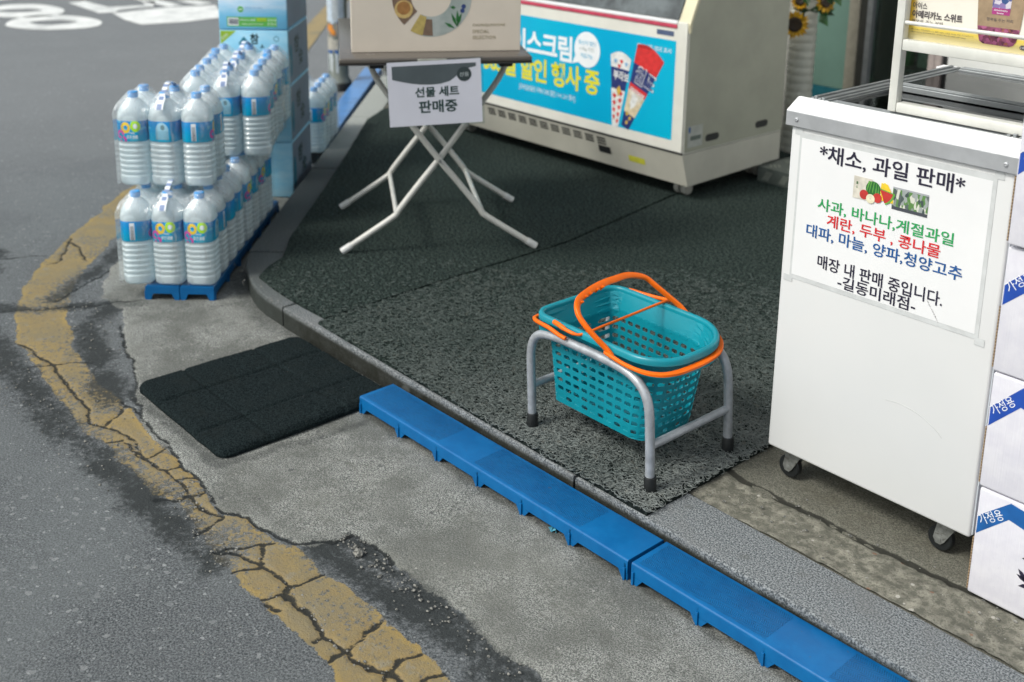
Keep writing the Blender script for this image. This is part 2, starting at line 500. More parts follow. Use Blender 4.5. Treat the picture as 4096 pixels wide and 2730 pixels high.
def grid_object(name, x0, x1, y0, y1, step, fn, mat):
    nx, ny = int((x1 - x0) / step) + 1, int((y1 - y0) / step) + 1
    X, Y = np.meshgrid(np.linspace(x0, x1, nx), np.linspace(y0, y1, ny), indexing='ij')
    Z, attrs = fn(X, Y)
    me = bpy.data.meshes.new(name)
    me.vertices.add(nx * ny)
    me.vertices.foreach_set('co', np.stack([X, Y, Z], -1).astype(np.float32).ravel())
    idx = np.arange(nx * ny).reshape(nx, ny)
    q = np.stack([idx[:-1, :-1], idx[1:, :-1], idx[1:, 1:], idx[:-1, 1:]], -1).reshape(-1, 4)
    me.loops.add(q.size); me.loops.foreach_set('vertex_index', q.ravel().astype(np.int32))
    me.polygons.add(len(q)); me.polygons.foreach_set('loop_start', np.arange(0, q.size, 4, dtype=np.int32))
    me.polygons.foreach_set('loop_total', np.full(len(q), 4, np.int32))
    me.update(calc_edges=True)
    me.shade_smooth()
    for k, a in attrs.items():
        at = me.attributes.new(k, 'FLOAT', 'POINT'); at.data.foreach_set('value', a.astype(np.float32).ravel())
    me.materials.append(mat)
    o = bpy.data.objects.new(name, me); col.objects.link(o)
    return o

def road_fn(X, Y):
    jx, jy = vnoise(X, Y, 14, 3) * .009 + vnoise(X, Y, 45, 4) * .005 + vnoise(X, Y, 95, 41) * .0025, vnoise(X, Y, 14, 5) * .009 + vnoise(X, Y, 45, 6) * .005 + vnoise(X, Y, 95, 61) * .0025
    XX, YY = X + jx, Y + jy
    poly = YL + YR[::-1]
    sd = seg_dist(XX, YY, poly + [poly[0]]); sd = np.where(inside(XX, YY, poly), -sd, sd)
    yel = np.clip(.5 - sd / .04, 0, 1)
    sd = seg_dist(XX, YY, APRON + [APRON[0]]); sd = np.where(inside(XX, YY, APRON), -sd, sd)
    con = np.clip(.5 - sd / .05, 0, 1)
    cr = np.zeros(X.shape)
    for c in CR: cr = np.maximum(cr, 1 - seg_dist(XX, YY, c) / (.0095 if c is not CR[10] else .0125))
    cr = np.clip(cr, 0, 1)
    di = np.zeros(X.shape)
    for c, r in DIRT: di = np.maximum(di, np.exp(-(seg_dist(XX, YY, c) / r) ** 2 * 1.1))
    Z = ZR + .003 * np.clip((con - .4) * 3, 0, 1) - .0045 * cr ** 1.5 + vnoise(X, Y, 5, 9) * .0015 + vnoise(X, Y, 30, 8) * .0006 - .003 * di * (con < .5)
    e = np.minimum.reduce([X - X.min(), X.max() - X, Y - Y.min(), Y.max() - Y])
    f = np.clip(e / .12, 0, 1)
    Z = Z * f + (-.0795) * (1 - f)
    return Z, dict(yel=yel * f, con=con, cr=cr, di=di)

k = Mat('road_surface')
n1, n2, n3 = k.noise(230, 4, .75), k.noise(2.2, 4), k.noise(28, 5, .65)
yel, con, cr, di = (k.attr(a) for a in ('yel', 'con', 'cr', 'di'))
asp = k.mix(n1.step(.36, .64), (.038, .044, .048), (.178, .187, .195))
asp = k.mix(n2.step(.38, .66) * .45, asp, (.150, .162, .166))
asp = k.mix(n3.step(.5, .75) * .30, asp, (.060, .064, .066))
rx = k.xyz('pos')
asp = k.mix(rx[0].step(-3.6, -7.0) * .55, asp, (.235, .245, .255))  # paler towards the far road: low-angle sheen painted into the asphalt
chip = None
for scl, th, amt in ((44, .80, .45), (78, .76, .45), (130, .70, .45)):
    co = k.coord('pos', (1, 1.25, 1), .5)
    nn = k.nt.nodes.new('ShaderNodeVectorMath'); nn.operation = 'ADD'
    nz = k.nt.nodes.new('ShaderNodeTexNoise'); nz.inputs['Scale'].default_value = scl * 1.3
    k.nt.links.new(k.coord(), nz.inputs['Vector'])
    sc2 = k.nt.nodes.new('ShaderNodeVectorMath'); sc2.operation = 'SCALE'; sc2.inputs['Scale'].default_value = .95 / scl
    k.nt.links.new(nz.outputs['Color'], sc2.inputs[0]); k.nt.links.new(co, nn.inputs[0]); k.nt.links.new(sc2.outputs[0], nn.inputs[1])
    d, c = k.vor(scl, co=nn.outputs[0])
    mk = d.lt(c[1] * .27 + .12) * c[0].gt(th) * amt
    asp = k.mix(mk, asp, k.mix(c[2], (.15, .16, .165), (.44, .45, .45)))
    chip = mk if chip is None else chip.f('MAXIMUM', mk)
# concrete gutter
cn = k.noise(330, 4, .75); cn2 = k.noise(150, 4, .7); cn3 = k.noise(5, 6, .65); cn4 = k.noise(38, 4, .7)
cc = k.mix(cn.step(.42, .585), (.070, .077, .074), (.40, .402, .378))
cc = k.mix(cn2.step(.52, .70) * .75, cc, (.085, .088, .09))
cc = k.mix(cn3.step(.40, .62) * .66, cc, (.098, .101, .092))
cc = k.mix(cn4.step(.50, .70) * .55, cc, (.110, .110, .100))
cc = k.mix(k.noise(75, 5, .75).step(.60, .70) * .55, cc, (.060, .062, .060))
cc = k.mix(k.noise(1.6, 4, .6).step(.45, .65) * .35, cc, (.235, .235, .21))
d, c = k.vor(33); cc = k.mix(d.lt(c[1] * .2 + .05) * c[0].gt(.88) * .7, cc, (.075, .078, .08))
d, c = k.vor(75); cc = k.mix(d.lt(c[1] * .2 + .05) * c[0].gt(.9) * .6, cc, (.42, .41, .38))
rag = k.noise(120, 4, .7)
cm = (con + (rag - .5) * .42).step(.47, .53)
base = k.mix(cm, asp, cc)
# dirt that has settled in the low strips
dn = k.noise(60, 5, .7)
dm = (di * .95 + (dn - .52) * 1.5 + (k.noise(9, 4, .6) - .5) * 1.2).step(.38, .95) * (1 - cm * .45)
base = k.mix(dm * .88, base, k.mix(k.noise(500, 2).step(.55, .75) * .5, (.022, .026, .027), (.085, .082, .07)))
# yellow line: worn paint
yn = k.noise(70, 5, .72); yn2 = k.noise(12, 5, .6); yn3 = k.noise(420, 2, .6)
yc = k.mix(yn2.step(.35, .65), (.285, .205, .085), (.335, .235, .075))
yc = k.mix(yn.step(.44, .66) * .65, yc, (.22, .17, .095))
yc = k.mix(n1.step(.40, .60) * .45, yc, (.20, .155, .085))
yc = k.mix(k.noise(150, 4, .7).step(.58, .68) * .7, yc, (.10, .09, .065))
yc = k.mix(k.noise(22, 6, .75).step(.56, .64) * .6, yc, (.25, .235, .19))
fade_or_sheen = k.noise(7, 3, .5)
yc = k.mix((1 - yel.step(.62, 1.0)) * .55, yc, (.39, .26, .06))
yc = k.mix(cr.step(.02, .3) * .35, yc, (.33, .215, .07))
yc = k.mix(k.noise(5, 5, .65).step(.42, .62) * .55, yc, (.185, .165, .115))
yc = k.mix(.24, yc, (.20, .175, .12))
ym = (yel + (rag - .5) * .5).step(.46, .54) * (1 - (yn + (fade_or_sheen - .5) * .5 + di * .20).step(.575, .665) * .86)
crm = (cr + (rag - .5) * .9).step(.40, .72)
base = k.mix(ym * (1 - dm * .45) * .96, base, yc)
base = k.mix(crm * .93, base, (.016, .019, .020))
k.set(Base_Color=base, Roughness=.9 - n2 * .08 - ym * .08, Specular_IOR_Level=.20)
k.bump(n1 * .5 + n3 * .35 + chip * .6 + cm * .4 + cn * .5 * cm + cn2 * .6 * cm + k.noise(160, 4, .7) * 1.0, .75, .0035)
M_road = k.m

near = grid_object('road', -5.35, -.55, .28, 2.42, .006, road_fn, M_road)
near['kind'] = 'structure'; near['label'] = 'cracked grey asphalt road with a pale concrete gutter and worn yellow line'
far = build('road', MB().quad((-70, -40, -.080), (30, -40, -.080), (30, 60, -.080), (-70, 60, -.080)), M_road, kind='structure', smooth=0)

# far stretch of the yellow line
k = Mat('worn_yellow_paint')
n = k.noise(9, 6, .7)
k.set(Base_Color=k.mix(n.step(.42, .66), (.30, .225, .105), (.20, .175, .11)), Roughness=.75)
k.bump(k.noise(300), .4, .002)
M_yellow = k.m
mb = MB()
L_, R_ = [], []
for u_, va, vb in ((1.35, -.87, -.715), (2.4, -.84, -.69), (3.4, -.80, -.655), (4.5, -.77, -.62), (5.6, -.87, -.70), (6.8, -.93, -.77), (9, -1.05, -.88), (14, -1.2, -1.0)):
    L_.append(LP(u_, va, -.0755)[:]); R_.append(LP(u_, vb, -.0755)[:])
for i in range(len(L_) - 1): mb.quad(L_[i], R_[i], R_[i + 1], L_[i + 1])
build('yellow_line', mb, M_yellow, kind='structure', smooth=0)

# white road lettering far off
k = Mat('road_marking_white')
k.set(Base_Color=k.mix(k.noise(6, 6, .7).step(.35, .7), (.78, .78, .76), (.50, .51, .50)), Roughness=.6)
M_white_road = k.m
def zc(p): return (p[0], p[1], -.0755)
def ringmark(mb, o, i_, n=40):
    def res(P):
        P = [Vector((x, y)) for x, y in P]; N = len(P); out = []
        c = sum(P, Vector((0, 0))) / N
        for k_ in range(n):
            t = k_ / n * N; a = int(t) % N; f = t - int(t)
            p0, p1, p2, p3 = P[(a - 1) % N], P[a], P[(a + 1) % N], P[(a + 2) % N]
            out.append(.5 * ((2 * p1) + (p2 - p0) * f + (2 * p0 - 5 * p1 + 4 * p2 - p3) * f * f + (3 * p1 - p0 - 3 * p2 + p3) * f ** 3))
        return out, c
    a, ca = res(o); b, cb = res(i_)
    def bya(L, c): return sorted(L, key=lambda q: math.atan2(q.y - c.y, q.x - c.x))
    a, b = bya(a, ca), bya(b, ca)
    P = [zc(q) for q in a] + [zc(q) for q in b]
    mb.add(P, [(k_, (k_ + 1) % n, n + (k_ + 1) % n, n + k_) for k_ in range(n)])
mk = [MB() for _ in range(6)]
ringmark(mk[0], [(-9.829, 3.086), (-10.114, 3.267), (-10.187, 3.472), (-10.066, 3.658), (-9.776, 3.778), (-9.478, 3.759), (-9.263, 3.600), (-9.283, 3.364), (-9.392, 3.191), (-9.619, 3.075)],
         [(-9.801, 3.274), (-9.859, 3.400), (-9.801, 3.531), (-9.633, 3.603), (-9.566, 3.470), (-9.594, 3.332)])
ringmark(mk[1], [(-10.668, 3.1), (-11.013, 3.427), (-10.985, 3.657), (-10.798, 3.786), (-10.432, 3.796), (-10.152, 3.653), (-10.103, 3.443), (-10.203, 3.253), (-10.42, 3.12)],
         [(-10.702, 3.308), (-10.706, 3.420), (-10.618, 3.577), (-10.473, 3.620), (-10.452, 3.473), (-10.547, 3.321)])
for q, P in zip(mk[2:], ([(-10.875, 4.002), (-10.874, 4.164), (-10.35, 4.18), (-10.28, 4.50), (-10.59, 4.60), (-10.50, 4.70), (-10.15, 4.52), (-10.12, 4.18), (-9.968, 4.076), (-10.017, 3.951)],
        [(-9.946, 4.047), (-10.032, 4.588), (-9.9, 5.022), (-9.139, 4.70), (-9.091, 4.282), (-9.155, 3.962), (-9.516, 3.970)],
        [(-10.75, 4.591), (-10.65, 4.75), (-10.077, 4.778), (-10.052, 4.62)], [(-10.444, 4.867), (-10.320, 5.038), (-10.054, 5.070), (-10.002, 4.900)])):
    q.add([zc(p) for p in P], [tuple(range(len(P)))])
mks = MB()
for q in mk: mks.add(q.v, q.f)
for (cx_, cy_) in ((-11.9, 3.5), (-12.2, 4.6)): annulus(mks, cx_, cy_, .3, .5, lambda x, y: (x, y, -.0755))
build('road_marking', mks, M_white_road, kind='structure', smooth=0)

# ------------------------------------------------------------------ kerb stones
k = Mat('granite_kerb')
n1, n2, n3 = k.noise(270, 4, .75), k.noise(110, 4, .7), k.noise(7, 5, .6)
g = k.mix(n1.step(.44, .57), (.055, .064, .070), (.285, .300, .308))
g = k.mix(n2.step(.5, .66) * .5, g, (.14, .145, .155))
g = k.mix(n3.step(.48, .7) * .5, g, (.15, .152, .15))
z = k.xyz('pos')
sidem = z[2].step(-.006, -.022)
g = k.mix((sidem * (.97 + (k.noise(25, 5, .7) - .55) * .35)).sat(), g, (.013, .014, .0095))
wx = k.xyz('pos')
g = k.mix(wx[0].step(-2.7, -3.15) * wx[0].step(-4.9, -4.2) * .62, g, (.042, .050, .047))
spots = k.noise(9, 2, .4); g = k.mix(spots.step(.66, .72) * .6, g, (.10, .105, .10))
g = k.mix(wx[0].step(-4.1, -4.7) * (1 - sidem * .8) * .7, g, (.37, .385, .355))
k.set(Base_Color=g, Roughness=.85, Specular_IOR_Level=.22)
k.bump(n1 + n2 * .7, .6, .003)
M_granite = k.m
kerb = thing('kerb', (-2.9, 1.7, 0), 'grey granite kerb running under the coil mats beside the blue planks', 'kerb')
kerb['kind'] = 'structure'; del kerb['category']
def stone(poly, z0=-.2, z1=0, bev=.007):
    bm = bmesh.new()
    vs_ = [bm.verts.new((x, y, z0)) for x, y in poly]
    f = bm.faces.new(vs_)
    r = bmesh.ops.extrude_face_region(bm, geom=[f])
    for q in r['geom']:
        if isinstance(q, bmesh.types.BMVert): q.co.z = z1
    bmesh.ops.recalc_face_normals(bm, faces=bm.faces)
    bmesh.ops.bevel(bm, geom=[e for e in bm.edges if all(abs(q.co.z - z1) < 1e-5 for q in e.verts)], offset=bev, segments=3, affect='EDGES', profile=.6)
    bm.verts.ensure_lookup_table()
    mb = MB(); mb.add([q.co[:] for q in bm.verts], [[q.index for q in f.verts] for f in bm.faces]); bm.free()
    return mb
def sline(xa, xb, y, n, a=.0025, seed=1):
    return [(xa + (xb - xa) * i / n, y + mnoise.noise(Vector((xa + i * .37, y * 9, seed))) * a) for i in range(n + 1)]
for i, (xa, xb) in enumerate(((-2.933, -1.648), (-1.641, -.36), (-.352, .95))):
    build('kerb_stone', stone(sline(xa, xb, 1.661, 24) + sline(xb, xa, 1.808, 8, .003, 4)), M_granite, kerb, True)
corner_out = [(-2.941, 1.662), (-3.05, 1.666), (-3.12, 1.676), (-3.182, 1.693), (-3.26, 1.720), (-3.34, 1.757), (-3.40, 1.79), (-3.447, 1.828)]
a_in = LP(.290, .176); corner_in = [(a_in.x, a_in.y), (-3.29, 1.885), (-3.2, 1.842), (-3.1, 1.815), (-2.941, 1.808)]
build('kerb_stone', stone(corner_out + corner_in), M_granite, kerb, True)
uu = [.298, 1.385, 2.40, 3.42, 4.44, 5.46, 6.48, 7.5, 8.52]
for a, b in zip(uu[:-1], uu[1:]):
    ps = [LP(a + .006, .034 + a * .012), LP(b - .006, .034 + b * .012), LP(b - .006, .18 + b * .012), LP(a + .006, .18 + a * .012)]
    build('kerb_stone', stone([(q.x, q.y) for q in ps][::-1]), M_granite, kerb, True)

# ------------------------------------------------------------------ pavement (right of the mats: rough mortar strip, crack, brown slab)
def pave_fn(X, Y):
    jy = vnoise(X, Y, 18, 21) * .006 + vnoise(X, Y, 70, 22) * .003
    d = np.abs(Y + jy - 1.952 - .004 * np.sin(X * 7))
    cr = np.clip(1 - d / .016, 0, 1)
    strip = np.clip((1.952 - Y - jy) / .03 + .5, 0, 1)
    Z = -.002 + vnoise(X, Y, 9, 23) * .0016 * (1 + 2 * strip) + vnoise(X, Y, 60, 24) * .0009 * (1 + 2 * strip) - .0045 * cr
    e = np.minimum.reduce([X - X.min(), X.max() - X, Y.max() - Y]); f = np.clip(e / .05, 0, 1)
    return Z * f - .006 * (1 - f), dict(cr=cr, st=strip)
k = Mat('pavement_concrete')
n1, n2, n3 = k.noise(290, 4, .75), k.noise(90, 5, .7), k.noise(11, 6, .65)
c = k.mix(n1.step(.35, .65), (.075, .074, .060), (.21, .203, .168))
c = k.mix(n2.step(.50, .70) * .6, c, (.10, .095, .08))
c = k.mix(n3.step(.45, .70) * .55, c, (.095, .088, .066))
st = k.attr('st')
cs = k.mix(k.noise(45, 6, .75).step(.42, .62), (.11, .108, .088), (.30, .285, .235))
cs = k.mix(n2.step(.52, .66) * .7, cs, (.09, .085, .07))
c = k.mix(st * .85, c, cs)
d, cl = k.vor(55); c = k.mix(d.lt(cl[1] * .28 + .06) * cl[0].gt(.9) * st * .8, c, k.mix(cl[2].gt(.6), (.42, .40, .36), (.24, .13, .085)))
cr = k.attr('cr'); c = k.mix((cr + (n2 - .5) * .7).step(.3, .6) * .9, c, (.022, .022, .018))
k.set(Base_Color=c, Roughness=.9, Specular_IOR_Level=.2)
k.bump(n1 * .6 + n2 + n3, .8, .004)
M_pave = k.m
pv = grid_object('pavement', -1.56, -.30, 1.812, 2.75, .006, pave_fn, M_pave)
pv['kind'] = 'structure'; pv['label'] = 'worn brownish concrete pavement with a long crack in front of the white freezer'
i1, i2 = LP(.31, .17), LP(9, .28)
mb = MB().prism([(-2.94, 1.79), (1.2, 1.79), (4, 1.79), (4, 12), (i2.x, 12), (i2.x, i2.y), (i1.x, i1.y), (-3.25, 1.86), (-3.1, 1.80)], -.25, -.007)
build('pavement', mb, M_pave, kind='structure', smooth=0)

# ------------------------------------------------------------------ coil mats
k = Mat('coil_mat_backing')
n1, n2 = k.noise(190, 4, .75), k.noise(2.5, 4, .6)
d, c = k.vor(120)
cc = k.mix(k.noise(105, 3, .7).step(.43, .57), (.004, .009, .008), (.056, .077, .069))
cc = k.mix(n1.step(.45, .6) * .5, cc, (.020, .031, .028))
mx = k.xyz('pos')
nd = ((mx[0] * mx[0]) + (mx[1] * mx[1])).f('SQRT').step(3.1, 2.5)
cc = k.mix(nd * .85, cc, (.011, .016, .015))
cc = k.mix(n2.step(.4, .7) * .35, cc, (.016, .026, .022))
k.set(Base_Color=cc, Roughness=.9, Specular_IOR_Level=.12)
k.bump(n1 - d * 1.2, 1, .006)
M_matback = k.m
k = Mat('coil_mat_vinyl')
z = k.xyz('pos')
cc = k.mix(k.noise(4, 3).step(.35, .7), (.215, .232, .224), (.135, .153, .146))
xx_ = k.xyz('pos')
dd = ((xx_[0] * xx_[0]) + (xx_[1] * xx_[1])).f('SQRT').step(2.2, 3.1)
cc = k.mix(dd * .80, cc, (.050, .072, .065))  # loops darken with distance: the building's shade painted into the vinyl
cc = k.mix(k.noise(60, 3).step(.6, .7) * .35, cc, (.20, .18, .14))
k.set(Base_Color=cc, Roughness=.5, Specular_IOR_Level=.35)
M_coil = k.m

MAT_R = [(-1.428, 1.667), (-1.8, 1.667), (-2.30, 1.669), (-2.705, 1.672), (-2.752, 1.675), (-2.775, 2.2), (-2.79, 2.755), (-2.93, 3.50), (-2.975, 4.2), (-1.46, 4.2), (-1.442, 2.6), (-1.436, 2.1)]
MAT_L = [(-2.765, 1.708), (-2.95, 1.704), (-3.10, 1.713), (-3.20, 1.728), (-3.262, 1.80), (-3.305, 1.877), (-3.47, 2.004), (-3.924, 2.441), (-4.40, 2.88), (-4.84, 3.277), (-5.0, 3.5), (-4.9, 4.5), (-2.99, 4.5), (-2.942, 3.50), (-2.802, 2.755), (-2.787, 2.2)]
def coils(poly, n, seed, dmax):
    """vinyl loops on the mat, thinning out with distance from where they can be told apart"""
    r = np.random.default_rng(seed)
    xs = [p[0] for p in poly]; ys = [p[1] for p in poly]
    X = r.uniform(min(xs), max(xs), n * 9); Y = r.uniform(min(ys), max(ys), n * 9)
    ok = inside(X, Y, poly); X, Y = X[ok], Y[ok]
    D = np.hypot(X, Y)
    keep = r.uniform(0, 1, len(X)) < np.clip(1.15 - (D - 2.35) / (dmax - 2.35) * 1.15, 0, 1)
    X, Y = X[keep][:n], Y[keep][:n]; n = len(X)
    X = X + r.normal(0, .0025, n); Y = Y + r.normal(0, .0015, n)
    ns = 10
    rad = r.uniform(.0050, .0088, n); a0 = r.uniform(0, 2 * PI, n); arc = r.uniform(3.4, 7.2, n) * r.choice([-1, 1], n)
    tx, ty = r.normal(0, .28, n), r.normal(0, .28, n)
    zc_ = .0095 + r.uniform(0, .0045, n)
    t = np.linspace(0, 1, ns)[None, :]
    ang = a0[:, None] + arc[:, None] * t
    dr = (r.uniform(-.5, .6, n)[:, None]) * t
    lx = rad[:, None] * (1 + dr) * np.cos(ang) + r.normal(0, .003, n)[:, None] * t
    ly = rad[:, None] * (1 + dr) * np.sin(ang) + r.normal(0, .003, n)[:, None] * t
    lz = lx * tx[:, None] + ly * ty[:, None]
    P = np.stack([X[:, None] + lx, Y[:, None] + ly, np.maximum(zc_[:, None] + lz, .006)], -1)
    T = np.gradient(P, axis=1); T /= np.linalg.norm(T, axis=2, keepdims=True) + 1e-9
    upv = np.array([0, 0, 1.0]); Sd = np.cross(T, upv); Sd /= np.linalg.norm(Sd, axis=2, keepdims=True) + 1e-9
    Un = np.cross(Sd, T)
    w = r.uniform(.0008, .00112, n)[:, None, None]
    Rg = []
    for kk in range(3):
        a = PI / 2 + 2 * PI * kk / 3
        Rg.append(P + (Sd * math.cos(a) + Un * math.sin(a)) * w)
    VV = np.stack(Rg, 2).reshape(-1, 3)
    base = (np.arange(n) * ns * 3)[:, None, None]; seg = (np.arange(ns - 1) * 3)[None, :, None]
    kq = np.arange(3)[None, None, :]; k2 = (kq + 1) % 3
    F = np.stack([base + seg + kq, base + seg + k2, base + seg + 3 + k2, base + seg + 3 + kq], -1).reshape(-1, 4)
    me = bpy.data.meshes.new('vinyl_loops')
    me.vertices.add(len(VV)); me.vertices.foreach_set('co', VV.astype(np.float32).ravel())
    me.loops.add(F.size); me.loops.foreach_set('vertex_index', F.astype(np.int32).ravel())
    me.polygons.add(len(F)); me.polygons.foreach_set('loop_start', np.arange(0, F.size, 4, dtype=np.int32))
    me.polygons.foreach_set('loop_total', np.full(len(F), 4, np.int32))
    me.update(calc_edges=True); me.shade_smooth()
    me.materials.append(M_coil)
    return me
for nm, poly, n, sd_, dm_, lab in (('coil_mat', MAT_R, 21000, 11, 3.7, 'dark grey vinyl coil mat under the basket stand, its loops light grey near the kerb'),
                                   ('coil_mat', MAT_L, 2500, 12, 3.8, 'dark green-grey coil mat under the folding table reaching to the rounded kerb')):
    t = thing(nm, (poly[0][0], poly[0][1], 0), lab, 'mat', 'vinyl coil mats laid over the pavement')
    rp = []
    for i, p in enumerate(poly):
        q = poly[(i + 1) % len(poly)]; N = max(2, int(math.hypot(q[0] - p[0], q[1] - p[1]) / .05))
        for j in range(N):
            a = j / N; x, y = p[0] + (q[0] - p[0]) * a, p[1] + (q[1] - p[1]) * a
            rp.append((x + mnoise.noise(Vector((x * 30, y * 30, 1))) * .003, y + mnoise.noise(Vector((x * 30, y * 30, 5))) * .003))
    build('backing', MB().prism(rp, .0005, .009), M_matback, t, True, smooth=0)
    me = coils(poly, n, sd_, dm_)
    o = bpy.data.objects.new('vinyl_loops', me); col.objects.link(o); o.parent = t
    o.location = -Vector(t.location); o['kind'] = 'stuff'

# ------------------------------------------------------------------ black rubber doormat in the gutter
def rmat():
    x0, x1, y0, y1, zt = -2.825, -2.325, 1.132, 1.645, -.044
    nx, ny = 101, 103
    X, Y = np.meshgrid(np.linspace(0, 1, nx), np.linspace(0, 1, ny), indexing='ij')
    W, H = x1 - x0, y1 - y0
    ex, ey = np.minimum(X, 1 - X) * W, np.minimum(Y, 1 - Y) * H
    R = .035
    # rounded corners: pull corner points in
    px, py = x0 + X * W, y0 + Y * H
    cx_ = np.clip(px, x0 + R, x1 - R); cy_ = np.clip(py, y0 + R, y1 - R)
    dx, dy = px - cx_, py - cy_; m_ = np.maximum(np.abs(dx), np.abs(dy)); h = np.hypot(dx, dy) + 1e-9
    px, py = cx_ + dx * m_ / h, cy_ + dy * m_ / h
    edge = np.minimum(ex, ey)
    z = zt - .012 * np.clip(1 - edge / .014, 0, 1) ** 2
    for g_ in (.30, .72): z -= .0055 * np.exp(-((X - g_) * W / .005) ** 2)
    for g_ in (.27, .70): z -= .0055 * np.exp(-((Y - g_) * H / .005) ** 2)
    z += .0009 * vnoise(px, py, 230, 31) + .0014 * vnoise(px, py, 9, 32) * 2
    px += .0015 * vnoise(px, py, 20, 33); py += .0015 * vnoise(px, py, 20, 34)
    mb = MB()
    for i in range(nx):
        for j in range(ny): mb.v.append((px[i, j], py[i, j], z[i, j]))
    for i in range(nx - 1):
        for j in range(ny - 1): mb.f.append((i * ny + j, (i + 1) * ny + j, (i + 1) * ny + j + 1, i * ny + j + 1)); mb.mi.append(0)
    ring = [i * ny for i in range(nx)] + [(nx - 1) * ny + j for j in range(1, ny)] + [i * ny + ny - 1 for i in range(nx - 2, -1, -1)] + [j for j in range(ny - 2, 0, -1)]
    o = len(mb.v)
    for q in ring: x, y, _ = mb.v[q]; mb.v.append((x, y, -.0645))
    n = len(ring)
    for q in range(n): mb.f.append((ring[q], o + q, o + (q + 1) % n, ring[(q + 1) % n])); mb.mi.append(0)
    return mb
k = Mat('rubber_crumb')
n1, n2 = k.noise(520, 3, .7), k.noise(14, 5, .65)
c = k.mix(k.noise(230, 4, .75).step(.40, .62), (.002, .006, .007), (.020, .030, .032))
c = k.mix(n2.step(.5, .72) * .4, c, (.017, .022, .021))
c = k.mix((k.noise(95, 3, .6).step(.72, .76)) * .6, c, (.20, .19, .16))
k.set(Base_Color=c, Roughness=.95, Specular_IOR_Level=.12); k.bump(n1 + k.noise(200, 3), 1, .004)
o = build('rubber_mat', rmat(), k.m)
tag(o, 'square black rubber mat with sunken grid lines lying against the kerb', 'mat')

# ------------------------------------------------------------------ loose grit in the gutter
mb = MB()
def pebble(x, y, z, r, flatn=.6):
    o = len(mb.v); a0 = random.random() * 6
    pts = []
    for ring, (rr, zz) in enumerate(((.75, -.3), (1, .15), (.55, .8))):
        for q in range(5):
            a = a0 + q * 1.2566 + ring * .5; s_ = r * rr * random.uniform(.75, 1.2)
            pts.append((x + s_ * math.cos(a), y + s_ * math.sin(a) * .8, z + zz * r * flatn))
    pts.append((x, y, z + r * flatn * .95))
    f = [(q, (q + 1) % 5, 5 + (q + 1) % 5, 5 + q) for q in range(5)] + [(5 + q, 5 + (q + 1) % 5, 10 + (q + 1) % 5, 10 + q) for q in range(5)] + [(10 + q, 10 + (q + 1) % 5, 15) for q in range(5)]
    mb.add(pts, f)
lines = [([(-1.87, 1.18), (-1.7, 1.185), (-1.5, 1.19), (-1.2, 1.19)], .018, 170), ([(-2.3, 1.0), (-2.1, .98), (-1.95, .95)], .03, 90),
         ([(-3.3, .94), (-2.9, .91), (-2.4, .93)], .05, 120), ([(-2.9, 1.65), (-3.4, 1.75)], .025, 60), ([(-2.3, 1.54), (-.8, 1.58)], .02, 130),
         ([(-2.8, 1.1), (-2.3, 1.1)], .03, 40), ([(-1.8, 1.0), (-1.4, 1.0)], .012, 60), ([(-3.5, 1.25), (-3.1, 1.18)], .04, 60),
         ([(-1.42, 1.86), (-.5, 1.90)], .03, 70), ([(-1.3, 1.955), (-.6, 1.955)], .02, 25)]
for L, sp, n in lines:
    for _ in range(n):
        i = random.randrange(len(L) - 1); a = random.random()
        x, y = L[i][0] + (L[i + 1][0] - L[i][0]) * a + random.gauss(0, sp), L[i][1] + (L[i + 1][1] - L[i][1]) * a + random.gauss(0, sp)
        zz = (ZR if y < 1.655 else -.001)
        pebble(x, y, zz, random.choice([.0015, .002, .0025, .003, .004]) * random.uniform(.8, 1.2))
pebble(-1.80, 1.175, ZR + .002, .016, .7); pebble(-1.825, 1.185, ZR + .001, .008)
for _ in range(260):
    pebble(random.uniform(-3.6, -1.0), random.uniform(.4, 1.5), ZR + .001, random.uniform(.001, .0022))
k = Mat('grit')
k.set(Base_Color=k.mix(k.noise(130, 2).step(.35, .65), (.06, .062, .058), (.27, .26, .235)), Roughness=.9)
build('road_grit', mb, k.m, kind='stuff', smooth=0)

# ================================================================== MATERIALS FOR OBJECTS
M_blue = None
k = Mat('blue_plank_plastic')
x, y, z = k.xyz('obj')
n, n2 = k.noise(16, 5, .68, k.coord('obj')), k.noise(60, 4, .7, k.coord('obj', (1, 3, 1)))
c = k.mix(n.step(.35, .7), (.000, .094, .275), (.001, .118, .325))
# herringbone treads between plain patches (plank runs along x, 0 .. 0.955)
px = (x / .955)
tread = (px.gt(.012) * px.lt(.335)).f('MAXIMUM', px.gt(.475) * px.lt(.845))
tread = tread * y.gt(-.102) * y.lt(-.010) * z.gt(.045)
zig = (y / .0115).f('PINGPONG', 1.0)
rib = ((x + zig * .0055) / .0043).f('FRACT')
ribm = rib.step(.30, .45) * (1 - rib.step(.85, .98))
grime = (n2.step(.46, .62) * .8 + n.step(.55, .7) * .3).sat()
c = k.mix(tread * (1 - ribm) * (grime * .50 + .25).sat(), c, (.002, .024, .070))
c = k.mix(k.noise(38, 6, .75, k.coord('obj')).step(.655, .69) * z.gt(.045) * .75, c, (.10, .085, .06))
c = k.mix(k.noise(240, 2, .6, k.coord('obj')).step(.73, .76) * .7, c, (.02, .03, .04))
scr = k.noise(9, 3, .6, k.coord('obj', (1, 14, 14), .4)).step(.68, .72)
c = k.mix(scr * .25, c, (.03, .20, .44))
k.set(Base_Color=c, Roughness=n * .18 + .34, Specular_IOR_Level=.35)
k.bump(tread * ribm * 1.0 + n2 * .15, .8, .0014)
M_blue = k.m

